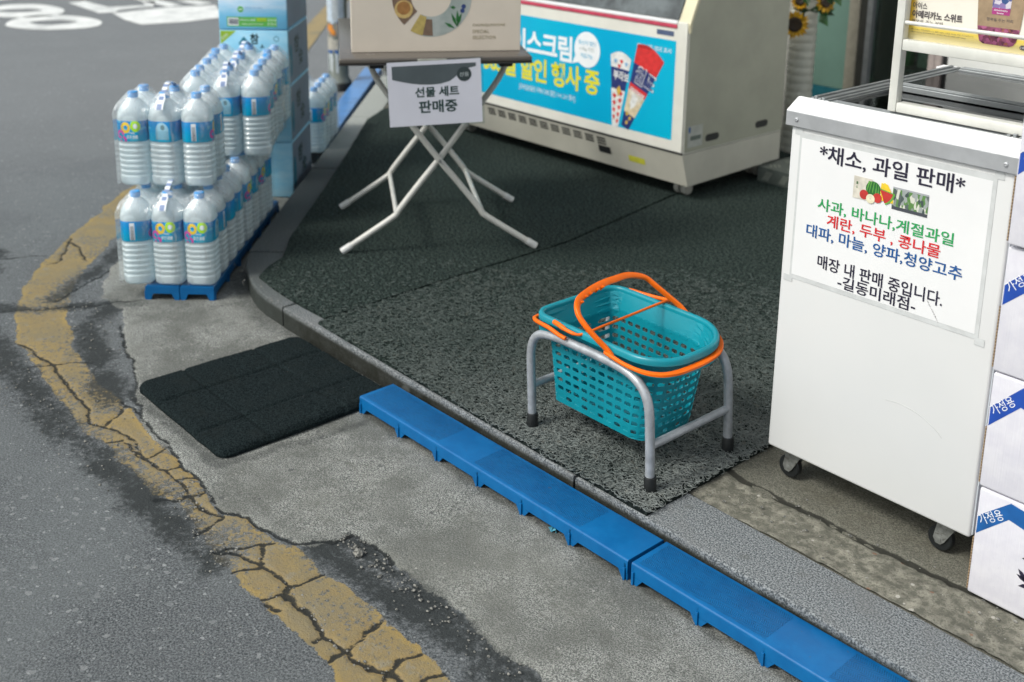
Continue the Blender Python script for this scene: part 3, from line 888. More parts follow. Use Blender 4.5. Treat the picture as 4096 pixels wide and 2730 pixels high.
M_teal = plain('teal_plastic', (.002, .235, .300), .34, var=.05, scale=9, bump=.0004, bscale=90, dirt=((.03, .20, .22), 25, .62, .35))
M_orange = plain('orange_plastic', (.88, .150, .004), .40, spec=.3, var=.05, scale=12, bump=.0003, bscale=120, dirt=((.45, .10, .02), 60, .68, .4))
M_tube = plain('silver_painted_tube', (.40, .42, .45), .38, metal=.35, var=.08, scale=40, bump=.0004, bscale=220, dirt=((.22, .12, .05), 42, .64, .7))
M_rubber = plain('black_rubber', (.008, .010, .011), .5, var=.1, scale=60)
k = Mat('white_enamel')
n = k.noise(3, 4, .5)
c = k.mix(n.step(.3, .75), (.665, .663, .660), (.63, .632, .632))
c = k.mix(k.noise(40, 4, .7, k.coord('pos', (1, 1, .25))).step(.72, .76) * .25, c, (.45, .45, .43))
k.set(Base_Color=c, Roughness=.30, Specular_IOR_Level=.5); k.bump(k.noise(25, 2), .15, .0012)
M_enamel = k.m
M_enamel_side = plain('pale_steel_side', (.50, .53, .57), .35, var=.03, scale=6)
M_alu = plain('brushed_aluminium', (.52, .53, .55), .40, metal=.55, var=.05, scale=14)
M_alu_dark = plain('grey_anodised_rail', (.30, .315, .325), .38, metal=.6, var=.06, scale=20)
M_dark = plain('dark_gap', (.012, .013, .014), .6)
M_paper = plain('white_paper', (.75, .745, .75), .45, var=.01, scale=8)
M_ink = plain('dark_print', (.016, .013, .035), .5)
M_green = plain('green_print', (.02, .32, .09), .5)
M_red = plain('red_print', (.62, .02, .025), .5)
M_blueink = plain('blue_print', (.01, .085, .28), .5)
M_steel = plain('zinc_bracket', (.34, .35, .34), .42, metal=.7, var=.12, scale=60, dirt=((.10, .09, .07), 90, .55, .6))
def clear(name, tint=(1, 1, 1), ior=1.45, rough=.02, mixd=0.0, dcol=(.8, .85, .9), tr=True):
    """thin clear sheet: mostly transparent with a mirror-like surface reflection"""
    k = Mat(name); nt = k.nt
    tb = nt.nodes.new('ShaderNodeBsdfTransparent'); tb.inputs[0].default_value = (*tint, 1)
    gl = nt.nodes.new('ShaderNodeBsdfGlossy'); gl.inputs['Roughness'].default_value = rough
    fr = nt.nodes.new('ShaderNodeFresnel'); fr.inputs[0].default_value = ior
    m1 = nt.nodes.new('ShaderNodeMixShader')
    nt.links.new(fr.outputs[0], m1.inputs[0]); nt.links.new(tb.outputs[0], m1.inputs[1]); nt.links.new(gl.outputs[0], m1.inputs[2])
    last = m1
    if mixd:
        df = nt.nodes.new('ShaderNodeBsdfDiffuse'); df.inputs[0].default_value = (*dcol, 1)
        m2 = nt.nodes.new('ShaderNodeMixShader'); m2.inputs[0].default_value = mixd
        nt.links.new(m1.outputs[0], m2.inputs[1]); nt.links.new(df.outputs[0], m2.inputs[2]); last = m2
    nt.links.new(last.outputs[0], k.out.inputs[0])
    return k.m
M_glass = clear('clear_glass', (.80, .88, .85), 1.6, .01)
M_lidglass = clear('lid_glass', (.55, .60, .58), 2.1, .015)
M_laminate = clear('laminate_film', (.98, .98, .985), 1.45, .12, .10, (.78, .79, .80))

# ================================================================== BLUE PLASTIC PLANKS
def plank_parts(root, length=.955):
    W, H = .113, .050
    deck = MB()
    # deck with softened long edges, profile in y,z
    r = .005; prof = []
    for cx_, cz_, a0 in ((-r, H - r, 0), (-W + r, H - r, PI / 2)):
        for q in range(5):
            a = a0 + PI / 2 * q / 4; prof.append((cx_ + r * math.cos(a), cz_ + r * math.sin(a)))
    prof = [(0, H - .030)] + prof + [(-W, H - .030), (-W + .004, H - .030), (-W + .004, H - .005), (-.004, H - .005), (-.004, H - .030)]
    N = 24
    R = [[(length * i / N, p[0], p[1]) for p in prof] for i in range(N + 1)]
    deck.rings(R)
    build('deck', deck, M_blue, root, smooth=40)
    legs = [.006, .172, .326, .480, .634, .788, .948]
    mesh = None
    for yy, sgn in ((-W, 1), (0, -1)):
        for i, lx in enumerate(legs):
            mb = MB()
            a, b = (.003 if i == 0 else .012), (.003 if i == 6 else .017)
            poly = [(lx - a - .006 * (i > 0), H - .0305), (lx - a * .5, .001), (lx + b * .5, .001), (lx + b + .007 * (i < 6), H - .0305)]
            y0, y1 = (yy, yy + .004) if sgn > 0 else (yy - .004, yy)
            mb.prism_axis([(p[0], p[1]) for p in poly], y0, y1, 'y')
            yo = yy - .004 if sgn > 0 else yy + .0005
            mb.box(lx - .0028, lx + .0028, yo, yo + .0036, .002, .031, .0007)
            mb.box(lx - .002, lx + .002, min(yy, yy + sgn * .02), max(yy, yy + sgn * .02), .002, H - .01)
            build('leg', mb, M_blue, root, smooth=0)
    for xa, xb in ((.0, .0035), (length - .0035, length)):
        build('end_skirt', MB().prism_axis([(-W + .001, H - .004), (-W + .001, .001), (-W + .016, .001), (-W + .026, .024), (-.026, .024), (-.016, .001), (-.001, .001), (-.001, H - .004)], xa - .0008, xb, 'x'), M_blue, root, smooth=0)
    mb = MB()
    for i in range(1, 12): mb.box(length * i / 12 - .001, length * i / 12 + .001, -W + .005, -.005, .02, H - .006)
    build('underside_rib', mb, M_blue, root, kind='stuff', smooth=0)

PG = 'blue plastic planks laid along the kerb'
pl1 = thing('plastic_plank', (-2.322, 1.6435, ZR), 'blue plastic plank in the gutter with its left end touching the black rubber mat', 'plank', PG, math.radians(.65))
plank_parts(pl1); remember(pl1)
def plank_copy(loc, rz, label):
    c = copy_tree(pl1); c.location = loc; c.rotation_euler = (0, 0, rz); c['label'] = label; return c
M_sheen_blue = plain('sheen_painted_blue_plastic', (.085, .235, .52), .30, var=.08, scale=12)  # paler copy of the plank blue; grazing sheen painted into the colour
def fade_or_sheen(root):  # swaps in the blue that has the sheen in its colour
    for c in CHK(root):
        c.material_slots[0].link = 'OBJECT'; c.material_slots[0].material = M_sheen_blue
def CHK(root): return [o for o in col.objects if o.parent == root]
plank_copy((-1.358, 1.6555, ZR), math.radians(.9), 'blue plastic plank nearest the camera, beside the bare granite kerb')
angU = math.atan2(U.y, U.x)
def uplank(u, v, label):
    c = plank_copy(LP(u, v, ZR), angU, label)
    if u > 1: fade_or_sheen(c)
uplank(.0, -.1165, 'blue plastic plank beneath the front water packs, next to the kerb')
# local x runs along U, deck extends to -y (= towards the kerb side V)
uplank(.0, -.2315, 'blue plastic plank beneath the front water packs, on the road side')
uplank(1.975, -.085, 'blue plank with painted sheen along the far kerb, nearest to the cartons')
uplank(2.935, -.085, 'blue plank with painted sheen at the far end of the kerb beside the pole')
uplank(1.975, -.215, 'blue plank with painted sheen on the road side of the far row, right of the pole')

# bits of pale torn film under the planks
mb = MB()
for (x, y, l) in ((-1.60, 1.549, .016), (-1.12, 1.570, .02)):
    pts = []
    for i in range(7): pts.append((x + l * i / 6, y + random.uniform(-.004, .004), ZR + .006 + .006 * math.sin(i * 1.7)))
    mb.sweep(pts, .012, .001, bev=.1)
build('torn_film', mb, plain('pale_blue_film', (.12, .42, .55), .4, var=.2, scale=80), kind='stuff', smooth=0)

# ================================================================== BASKET STAND
st = thing('basket_stand', (-1.675, 1.868, .012), 'silver tubular stand on the coil mat holding the teal basket', 'stand')
def arch(y):
    ctl = [(-1.866, .006), (-1.870, .10), (-1.876, .185), (-1.875, .215), (-1.868, .240), (-1.852, .258), (-1.828, .268), (-1.79, .2735), (-1.70, .275), (-1.60, .274), (-1.560, .270), (-1.530, .259), (-1.508, .241), (-1.496, .218), (-1.490, .19), (-1.484, .10), (-1.480, .006)]
    P = []
    for i in range(len(ctl) - 1):
        a, b = ctl[i], ctl[i + 1]
        for q in range(3): P.append((a[0] + (b[0] - a[0]) * q / 3, y, a[1] + (b[1] - a[1]) * q / 3 + .0))
    P.append((ctl[-1][0], y, ctl[-1][1]))
    for _ in range(2): P = [P[0]] + [tuple((P[i - 1][q] + 2 * P[i][q] + P[i + 1][q]) / 4 for q in range(3)) for i in range(1, len(P) - 1)] + [P[-1]]
    return P
for y in (1.733, 2.006):
    build('arched_tube', MB().tube(arch(y), .0108, 20), M_tube, st, True, 60)
for x, z in ((-1.8725, .118), (-1.486, .118)):
    build('crossbar', MB().tube([(x, 1.738, z), (x, 2.001, z)], .0095, 18), M_tube, st, True, 60)
for x in (-1.866, -1.480):
    for y in (1.733, 2.006):
        build('rubber_foot', MB().lathe([(.0125, .012), (.0142, .014), (.0138, .045), (.0128, .047), (.0112, .047)], (x, y, 0), 20), M_rubber, st, True, 40)

# ================================================================== SHOPPING BASKET
bk = thing('shopping_basket', (-1.66, 1.87, .086), 'teal plastic shopping basket with orange handles hanging in the silver stand', 'basket')
def rpath(x0, x1, y0, y1, rl, rr_, rb=None):
    rb = rb or rr_
    """rounded rectangle as 8 pieces: front side, right-front arc, right side ... returns f(s) s in 0..1"""
    pieces = []
    def line(a, b): pieces.append(lambda t: (a[0] + (b[0] - a[0]) * t, a[1] + (b[1] - a[1]) * t))
    def arc(c, r, a0): pieces.append(lambda t: (c[0] + r * math.cos(a0 + PI / 2 * t), c[1] + r * math.sin(a0 + PI / 2 * t)))
    line((x0 + rl, y0), (x1 - rr_, y0)); arc((x1 - rr_, y0 + rr_), rr_, -PI / 2)
    line((x1, y0 + rr_), (x1, y1 - rb)); arc((x1 - rb, y1 - rb), rb, 0)
    line((x1 - rb, y1), (x0 + rl, y1)); arc((x0 + rl, y1 - rl), rl, PI / 2)
    line((x0, y1 - rl), (x0, y0 + rl)); arc((x0 + rl, y0 + rl), rl, PI)
    fr = [0, .26, .38, .475, .595, .855, .895, .96, 1.0]
    def f(s):
        s = s % 1.0
        for i in range(8):
            if s <= fr[i + 1] + 1e-9: return pieces[i](max(0, min(1, (s - fr[i]) / (fr[i + 1] - fr[i]))))
        return pieces[7](1)
    return f
top_p = rpath(-1.850, -1.484, 1.7535, 1.9905, .022, .072, .115)
bot_p = rpath(-1.832, -1.534, 1.770, 1.978, .018, .050, .085)
ZB, ZT = .086, .312
def wall(s, z):
    t = (z - ZB) / (ZT - ZB); a, b = bot_p(s), top_p(s)
    t2 = min(1, max(0, t))
    x, y = a[0] + (b[0] - a[0]) * t2, a[1] + (b[1] - a[1]) * t2
    if z > .262:      # the wall opens outward above the tubes
        g = min(1, (z - .262) / .0500) * .0145
        p, q = top_p(s - .003), top_p(s + .003); tt = Vector((q[0] - p[0], q[1] - p[1])).normalized()
        x += tt.y * g; y -= tt.x * g
    return (x, y, z)
NC, ROWS = 34, [(.094 + i * .0222, .094 + (i + 1) * .0222) for i in range(8)]
mb = MB()
def weld(mb):
    bm = bmesh.new(); vv = [bm.verts.new(q) for q in mb.v]
    for f in mb.f: bm.faces.new([vv[i] for i in f])
    bmesh.ops.remove_doubles(bm, verts=bm.verts[:], dist=.00005)
    bmesh.ops.recalc_face_normals(bm, faces=bm.faces[:])
    bm.verts.index_update(); out = MB(); out.add([q.co[:] for q in bm.verts], [[q.index for q in f.verts] for f in bm.faces]); bm.free()
    return out
PERI = 1.17
def cell(f, s0, s1, z0, z1, ws, hz, blind):
    """one wall cell with a rounded slot"""
    outer, inner = [], []
    cs, cz = (s0 + s1) / 2, (z0 + z1) / 2
    hw, hh = (s1 - s0) / 2, (z1 - z0) / 2
    n = 16
    for q in range(n):
        a = 2 * PI * q / n
        ca, sa = math.cos(a), math.sin(a); mm = max(abs(ca), abs(sa))
        outer.append((cs + hw * ca / mm, cz + hh * sa / mm))
        # stadium
        rr2 = hz / 2; half = ws * hw * PERI          # half length in metres
        sgn = 1 if ca > 0 else -1
        inner.append((cs + (sgn * (half - rr2) + rr2 * ca) / PERI, cz + rr2 * sa))
    o = len(mb.v)
    mb.v += [f(*q) for q in outer]
    if blind == 2: mb.f.append(tuple(o + q for q in range(n))); mb.mi.append(0); return
    mb.v += [f(*q) for q in inner]
    for q in range(n): mb.f.append((o + q, o + (q + 1) % n, o + n + (q + 1) % n, o + n + q)); mb.mi.append(0)
    if blind:
        c = Vector(f(cs, cz)); g = []
        for q in inner:
            p = Vector(f(*q)); d = (Vector((-1.66, 1.87, p.z)) - p).normalized() * .0016
            g.append(tuple(p + (c - p) * .06 + (d * .45 if blind == 1 else d * 0)))
        mb.v += g
        for q in range(n): mb.f.append((o + n + q, o + n + (q + 1) % n, o + 2 * n + (q + 1) % n, o + 2 * n + q)); mb.mi.append(0)
        mb.f.append(tuple(o + 2 * n + q for q in range(n))); mb.mi.append(0)
for c in range(NC):
    s0, s1 = c / NC, (c + 1) / NC
    zs = [ZB + .001] + [r[0] for r in ROWS] + [ROWS[-1][1], .280, .2915, ZT - .008]
    for i in range(len(zs) - 1):
        cell(wall, s0, s1, zs[i], zs[i + 1], .72 if 1 <= i <= 8 else .4, .0112 if 1 <= i <= 8 else (zs[i + 1] - zs[i]) * .5, 2 if not 1 <= i <= 8 else int(i == 8 or (i == 1 and c % 2 == 0)))
mb = weld(mb)
w_ = build('wall', mb, M_teal, bk, True, 0)
so = w_.modifiers.new('t', 'SOLIDIFY'); so.thickness = .0024; so.offset = 0
# floor with slots
mb = MB()
def floor_f(s, z):  # s across x 0..1, z across y 0..1
    return (-1.826 + s * .290, 1.776 + z * .196, ZB + .002)
PERI = .6
for i in range(8):
    for j in range(7):
        cs_ = [floor_f(a_, b_) for a_ in (i / 8, (i + 1) / 8) for b_ in (j / 7, (j + 1) / 7)]
        if not inside(np.array([q_[0] for q_ in cs_]), np.array([q_[1] for q_ in cs_]), [bot_p(t_ / 80) for t_ in range(80)]).all(): continue
        cell(floor_f, i / 8, (i + 1) / 8, j / 7, (j + 1) / 7, .7, .05, False)
fl_ = build('floor', weld(mb), M_teal, bk, True, 40); so = fl_.modifiers.new('t', 'SOLIDIFY'); so.thickness = .0024
# rims
def rim(prof, n=140):
    R = []
    for i in range(n):
        s = i / n; x, y, _ = wall(s, ZT)
        a, b = top_p(s - .002), top_p(s + .002)
        t = Vector((b[0] - a[0], b[1] - a[1])).normalized(); nx_, ny_ = t.y, -t.x
        R.append([(x + nx_ * p[0], y + ny_ * p[0], p[1]) for p in prof])
    R.append(R[0]); mb = MB(); mb.rings(R, cap=False); return mb
build('rim', rim([(-.0035, ZT - .010), (-.004, ZT - .001), (-.002, ZT + .003), (.004, ZT + .0045), (.0080, ZT + .003), (.0105, ZT - .001), (.0105, ZT - .012), (.0088, ZT - .013), (.0083, ZT - .002), (.001, ZT - .002), (.0005, ZT - .010)]), M_teal, bk, True, 50)
build('lower_rim', rim([(-.002, ZT - .030), (.0060, ZT - .029), (.0095, ZT - .031), (.0095, ZT - .040), (.0075, ZT - .040), (.006, ZT - .034), (-.002, ZT - .034)]), M_teal, bk, True, 50)
# raised handle, leaning to the left end
Fp, Bp = Vector((-1.616, 1.722, .310)), Vector((-1.645, 2.026, .310))
ax = (Bp - Fp).normalized(); side = ax.cross(Vector((0, 0, 1))).normalized()
upv = (Vector((0, 0, 1)) * math.cos(math.radians(46)) - side * math.sin(math.radians(46))).normalized()
ctl = [(0, -.022), (-.003, .0), (-.012, .030), (-.020, .066), (-.018, .098), (.006, .124), (.05, .134), (.10, .138), (.15, .1365), (.20, .132), (.245, .112), (.262, .082), (.280, .046), (.296, .012), (.302, -.02)]
def catmull(C, n):
    out = []
    for i in range(len(C) - 1):
        p0, p1, p2, p3 = (Vector(C[max(i - 1, 0)]), Vector(C[i]), Vector(C[i + 1]), Vector(C[min(i + 2, len(C) - 1)]))
        for q in range(n):
            f = q / n; out.append(.5 * ((2 * p1) + (p2 - p0) * f + (2 * p0 - 5 * p1 + 4 * p2 - p3) * f * f + (3 * p1 - p0 - 3 * p2 + p3) * f ** 3))
    out.append(Vector(C[-1])); return out
hp = catmull(ctl, 5)
path = [Fp + ax * q[0] + upv * (q[1]) for q in hp]
N = len(path); ups, ws, hh = [], [], []
cen = Fp + ax * .15 + upv * .05
for i, q in enumerate(path):
    t = i / (N - 1); g = math.exp(-((t - .5) / .22) ** 4)
    ups.append((q - cen).normalized())
    ws.append(.0075 + .0050 * (1 - g)); hh.append(.0085 + .0080 * g)
mbh = MB().sweep(path, ws, hh, ups, .35)
o_h = build('handle', mbh, M_orange, bk, True, 50)
for q in range(5):   # finger notches on the grip
    i = int(N * (.35 + q * .035)); p = path[i]
    mbn = MB().tube([p - ups[i] * .0098 + upv.cross(ax) * .0075, p - ups[i] * .0098 - upv.cross(ax) * .0075], .0030, 10)
    if q == 0: alln = mbn
    else: alln.add(mbn.v, mbn.f)
build('grip_bump', alln, M_orange, bk, True, 40)
# thin rod of the same handle crossing the opening
rod = catmull([(-1.785, 1.722, .316), (-1.765, 1.717, .317), (-1.735, 1.715, .313), (-1.708, 1.722, .310), (-1.697, 1.745, .313), (-1.694, 1.80, .317), (-1.693, 1.87, .319), (-1.695, 1.95, .320), (-1.698, 2.015, .319), (-1.703, 2.035, .312), (-1.725, 2.045, .306), (-1.77, 2.040, .303), (-1.83, 2.026, .305)], 5)
NR = len(rod)
build('handle_rod', MB().tube([tuple(q) for q in rod], [.0058 if i < 9 else (.0045 if i < 14 else (.0033 if i < NR - 14 else .005)) for i in range(NR)], 12), M_orange, bk, True, 60)
# folded handle lying round the right-hand end, and the clip at the left end
pth = catmull([(-1.618, 1.720, .299), (-1.60, 1.7175, .298), (-1.56, 1.7185, .292), (-1.52, 1.7205, .291), (-1.490, 1.7290, .291), (-1.468, 1.748, .291), (-1.4560, 1.780, .291), (-1.4530, 1.82, .291), (-1.4545, 1.87, .291), (-1.4640, 1.920, .291), (-1.484, 1.960, .291), (-1.515, 1.993, .291), (-1.555, 2.013, .293), (-1.60, 2.018, .298), (-1.62, 2.019, .299)], 5)
NP = len(pth)
build('folded_handle', MB().sweep([tuple(q) for q in pth], [.0090 + .0075 * math.exp(-((i / NP - .5) / .25) ** 4) for i in range(NP)], .0085, (0, 0, 1), .4), M_orange, bk, True, 50)
pth = catmull([(-1.745, 1.720, .288), (-1.765, 1.7185, .291), (-1.80, 1.7190, .297), (-1.835, 1.721, .298), (-1.858, 1.727, .298), (-1.8660, 1.742, .298), (-1.8675, 1.80, .297), (-1.8675, 1.88, .297), (-1.8675, 1.96, .297), (-1.862, 2.012, .297), (-1.84, 2.024, .297), (-1.79, 2.026, .293)], 5)
build('handle_clip', MB().sweep([tuple(q) for q in pth], .009, .0085, (0, 0, 1), .4), M_orange, bk, True, 50)

# ================================================================== WHITE CHEST FREEZER
X0, X1, YF, YB = -1.361, -.879, 1.993, 2.625
fz = thing('chest_freezer', (-1.12, 2.3, -.001), 'white glass-topped chest freezer on black castors carrying the vegetable notice', 'freezer')
build('body', MB().box(X0, X1, YF, YB, .083, .834, .006, seg=3), [M_enamel], fz, True, 40)
build('side_panel_or_shade', MB().box(X1 + .0003, X1 + .003, YF + .006, YB - .01, .090, .828), M_enamel_side, fz, True, 0)
# aluminium band with screws
mb = MB().box(X0 - .010, X1 + .008, YF - .008, YF + .004, .829, .8605, .001)
build('trim_band', mb, M_alu, fz, True, 0)
mb = MB()
prof = [(YF - .0075, .8612), (YF + .029, .8835), (YF + .033, .8845), (YF + .040, .8840), (YF + .040, .862), (YF - .006, .855)]
mb.prism_axis(prof, X0 - .0095, X1 + .0075, 'x')
# mitred returns along the two sides
for sx, xe in ((1, X0 - .010), (-1, X1 + .008)):
    pr = [(xe, .8612), (xe + sx * .034, .8835), (xe + sx * .044, .884), (xe + sx * .044, .84), (xe, .84)]
    mb.prism_axis([(p[0], p[1]) for p in pr], YF + .0405, YB + .004, 'y')
mb.box(X0 - .010, X1 + .008, YB - .03, YB + .006, .84, .8835)
build('top_rim', mb, plain('blown_white_moulding', (.84, .84, .845), .35, var=.02, scale=20), fz, True, 30)  # whiter than the body: blown-out top light put into the colour
build('side_band', MB().box(X0 - .012, X0 - .0102, YF - .004, YB, .829, .860), M_alu, fz, True, 0)
for x in (-1.3444, -.8957):
    build('screw', MB().lathe([(.0048, 0), (.0042, -.002), (.0022, -.0028), (.0018, -.0016)], (x, YF - .0082, .8442), 14, axis='y'), M_alu, fz, True, 40)
# rails and sliding lids
mb = MB()
for xx, zt in ((-1.343, .8865), (-1.335, .8905), (-1.326, .887), (-1.317, .889), (-1.309, .8855)):
    mb.box(xx - .0036, xx + .0036, YF + .041, YB - .02, .866, zt, .001)
mb.box(-1.348, -1.300, YF + .041, YB - .02, .862, .881)
build('slide_rail', mb, M_alu_dark, fz, True, 0)
mb = MB()
for xx, zt in ((-.897, .8865), (-.909, .8905), (-.921, .887)): mb.box(xx - .0036, xx + .0036, YF + .041, YB - .02, .866, zt, .001)
mb.box(-.926, -.888, YF + .041, YB - .02, .862, .881)
build('slide_rail', mb, M_alu_dark, fz, True, 0)
def lid(y0, y1, z, nm):
    # a sliding pane with extruded rails on its two long edges
    t = build(nm, MB().box(-1.300, -.928, y0 + .004, y1 - .004, z, z + .004), M_lidglass, fz, True, 0)
    for a, b in ((y0, y0 + .034), (y1 - .034, y1)):
        mb = MB().box(-1.302, -.926, a, b, z - .004, z + .0085, .0015)
        for q in range(3): mb.box(-1.302, -.926, a + .006 + q * .009, a + .009 + q * .009, z + .0085, z + .0115, .0008)
        build('lid_frame', mb, M_alu_dark, t, True, 0)
lid(YF + .041, YF + .335, .872, 'glass_lid')
lid(YF + .285, YB - .02, .8815, 'glass_lid')
liner = MB()
liner.box(-1.30, -1.298, 2.05, 2.58, .45, .862).box(-.932, -.930, 2.05, 2.58, .45, .862).box(-1.30, -.93, 2.05, 2.052, .45, .862).box(-1.30, -.93, 2.578, 2.58, .45, .862).box(-1.30, -.93, 2.05, 2.58, .84, .8401)
build('liner_shelf', liner, plain('pale_liner', (.38, .41, .42), .4, var=.1, scale=8), fz, True, 0)
def castor(x, y, parent, name='castor'):
    r = .027
    c = build(name, MB().lathe([(.010, -.009), (r - .003, -.009), (r, -.006), (r, .006), (r - .003, .009), (.010, .009)], (x - .008, y, r + .001), 26, axis='y'), M_rubber, parent, True, 40)
    mb = MB()
    for s_ in (-1, 1):
        yy = y + s_ * .0125
        mb.prism_axis([(x - .014, .019), (x - .020, .030), (x - .012, .079), (x + .032, .079), (x + .004, .026), (x - .003, .0185)], yy - .0012, yy + .0012, 'y')
    mb.box(x - .024, x + .034, y - .022, y + .022, .0785, .083)
    mb.lathe([(.006, -.0150), (.006, .0150)], (x - .008, y, r + .001), 10, axis='y')
    build('castor_bracket', mb, M_steel, c, True, 30)
for x in (-1.318, -.948):
    for y in (2.040, 2.575): castor(x, y, fz)

M_lamedge = plain('laminate_border', (.58, .59, .59), .18, var=.04, scale=30, bump=.0006, bscale=40)
sc_pts = catmull([(-1.085, .302), (-1.05, .305), (-1.01, .298), (-.975, .282), (-.958, .268)], 6)
build('scratch', MB().tube([(q.x, YF - .0002, q.y) for q in [Vector(p_) for p_ in sc_pts]], .00045, 4), plain('scratch_grey', (.50, .50, .49), .5), fz, True, 0)
# notice taped to the freezer
nt_ = thing('notice_sheet', (-1.12, YF, .65), 'laminated white notice about vegetables and fruit taped on the white freezer', 'notice')
FX, FZ = Vector((1, 0, 0)), Vector((0, 0, 1))
YN = YF - .0012
def nq(x, z, d=.0): return (x, YN - d, z)
build('paper', MB().box(-1.3322, -.9184, YN, YF - .0002, .5045, .8065), M_paper, nt_, True, 0)
build('laminate', MB().box(-1.3375, -.9105, YN + .0003, YN + .0008, .4945, .8185), M_lamedge, nt_, True, 0)
for xa, xb, za, zb in ((-1.352, -1.330, .486, .500), (-.917, -.897, .484, .499), (-1.350, -1.330, .812, .826), (-.917, -.898, .812, .828)):
    build('clear_tape', MB().box(xa, xb, YN + .0001, YN + .0002, za, zb), M_lamedge, nt_, True, 0)
TT = [('*채소, 과일 판매*', -1.2864, -.9701, .7640, .8040, M_ink, .016), ('사과, 바나나,계절과일', -1.2812, -.9793, .6610, .6895, M_green, .014),
      ('계란, 두부 , 콩나물', -1.2563, -1.0033, .6300, .6590, M_red, .014), ('대파, 마늘, 양파,청양고추', -1.3034, -.9550, .5975, .6275, M_blueink, .014),
      ('매장 내 판매 중입니다.', -1.2702, -.9879, .5365, .5665, M_ink, .012), ('-길동미래점-', -1.2183, -1.0420, .5075, .5355, M_ink, .012)]
for s_, xa, xb, za, zb, mt, bo in TT:
    build('lettering', text(MB(), s_, (xa, YN - .0010, za), FX, FZ, xb - xa, zb - za, bo), mt, nt_, True, 0)
# little pictures on the notice
def cm(name, c): return plain(name, c, .5, var=.08, scale=60)
P_dkgreen, P_mel, P_yel, P_appl, P_cream, P_beige = cm('print_dark_green', (.02, .14, .03)), cm('print_leaf', (.12, .35, .06)), cm('print_yellow', (.80, .55, .03)), cm('print_apple_red', (.50, .035, .03)), cm('print_cream', (.78, .72, .52)), cm('print_beige', (.62, .58, .50))
mb = MB(); d1 = .0011
flat(mb, [(-1.2016, .7085), (-1.160, .7085), (-1.160, .7545), (-1.2016, .7545)], lambda x, z: nq(x, z, d1), 0)
flat(mb, circ(-1.157, .735, .0165, 22), lambda x, z: nq(x, z, d1 + .0001), 1)
for q in range(5):
    a = -.9 + q * .45
    flat(mb, [(-1.157 + .0155 * math.sin(a) * .95, .735 + .0155), (-1.157 + .012 * math.sin(a) + .002, .7355 + .015), (-1.157 + .017 * math.sin(a), .728), (-1.157 + .016 * math.sin(a) - .002, .728)], lambda x, z: nq(x, z, d1 + .0002), 2)
for q, (a, b) in enumerate(((-1.140, .7525), (-1.135, .7535), (-1.130, .752))):
    pts = [(a, b), (a + .004, b), (a + .010 + q * .004, b - .022), (a + .009 + q * .005, b - .036), (a + .004 + q * .004, b - .036), (a - .001 + q * .003, b - .020)]
    flat(mb, pts, lambda x, z: nq(x, z, d1 + .0003 + q * .00005), 3)
flat(mb, [(-1.1415, .741)] + circ(-1.1415, .741, .034, 12, -1.15, -.15), lambda x, z: nq(x, z, d1 + .0005), 2)
flat(mb, [(-1.1415, .739)] + circ(-1.1415, .739, .029, 12, -1.15, -.15), lambda x, z: nq(x, z, d1 + .0006), 4)
for a, b in ((-1.176, .720), (-1.146, .7195)): flat(mb, circ(a, b, .0100, 18), lambda x, z: nq(x, z, d1 + .0007), 4)
flat(mb, circ(-1.161, .7145, .0098, 18), lambda x, z: nq(x, z, d1 + .0008), 5)
flat(mb, stadium(-1.161, .7145, .004, .0035), lambda x, z: nq(x, z, d1 + .0009), 0)
text(mb, '真', (-1.196, YN - .0014, .738), FX, FZ, .005, .006, .01, mi=1); text(mb, '心', (-1.196, YN - .0014, .730), FX, FZ, .005, .005, .01, mi=1)
build('fruit_picture', mb, [P_beige, P_dkgreen, P_mel, P_yel, P_appl, P_cream], nt_, True, 0)
k = Mat('print_fridge_photo'); x_, y_, z_ = k.xyz('pos')
d, c = k.vor(190, co=k.coord('pos', (1, 1, .45)))
cc = k.mix(c[0].step(.2, .9), (.05, .075, .07), (.32, .35, .34)); cc = k.mix(c[1].gt(.62), cc, (.10, .22, .06)); cc = k.mix(c[2].gt(.80), cc, (.60, .60, .52))
cc = k.mix(z_.lt(.712), cc, (.055, .06, .075)); cc = k.mix(z_.gt(.7475), cc, (.35, .36, .38))
k.set(Base_Color=cc, Roughness=.5)
build('fridge_picture', MB().add([nq(-1.1139, .7055, d1), nq(-1.0380, .7055, d1), nq(-1.0380, .7510, d1), nq(-1.1139, .7510, d1)], [(0, 1, 2, 3)]), k.m, nt_, True, 0)
# scuff on the sheet
mb = MB()
for q in range(26):
    x, z = -1.020 + q * .0011, .542 - q * .0015
    mb.add([nq(x + random.uniform(-.001, .001), z, d1), nq(x + random.uniform(.0005, .003), z + .0002, d1), nq(x + random.uniform(0, .002), z - .0012, d1)], [(0, 1, 2)])
build('scuff_mark', mb, cm('scuff_grey', (.12, .11, .10)), nt_, True, 0)

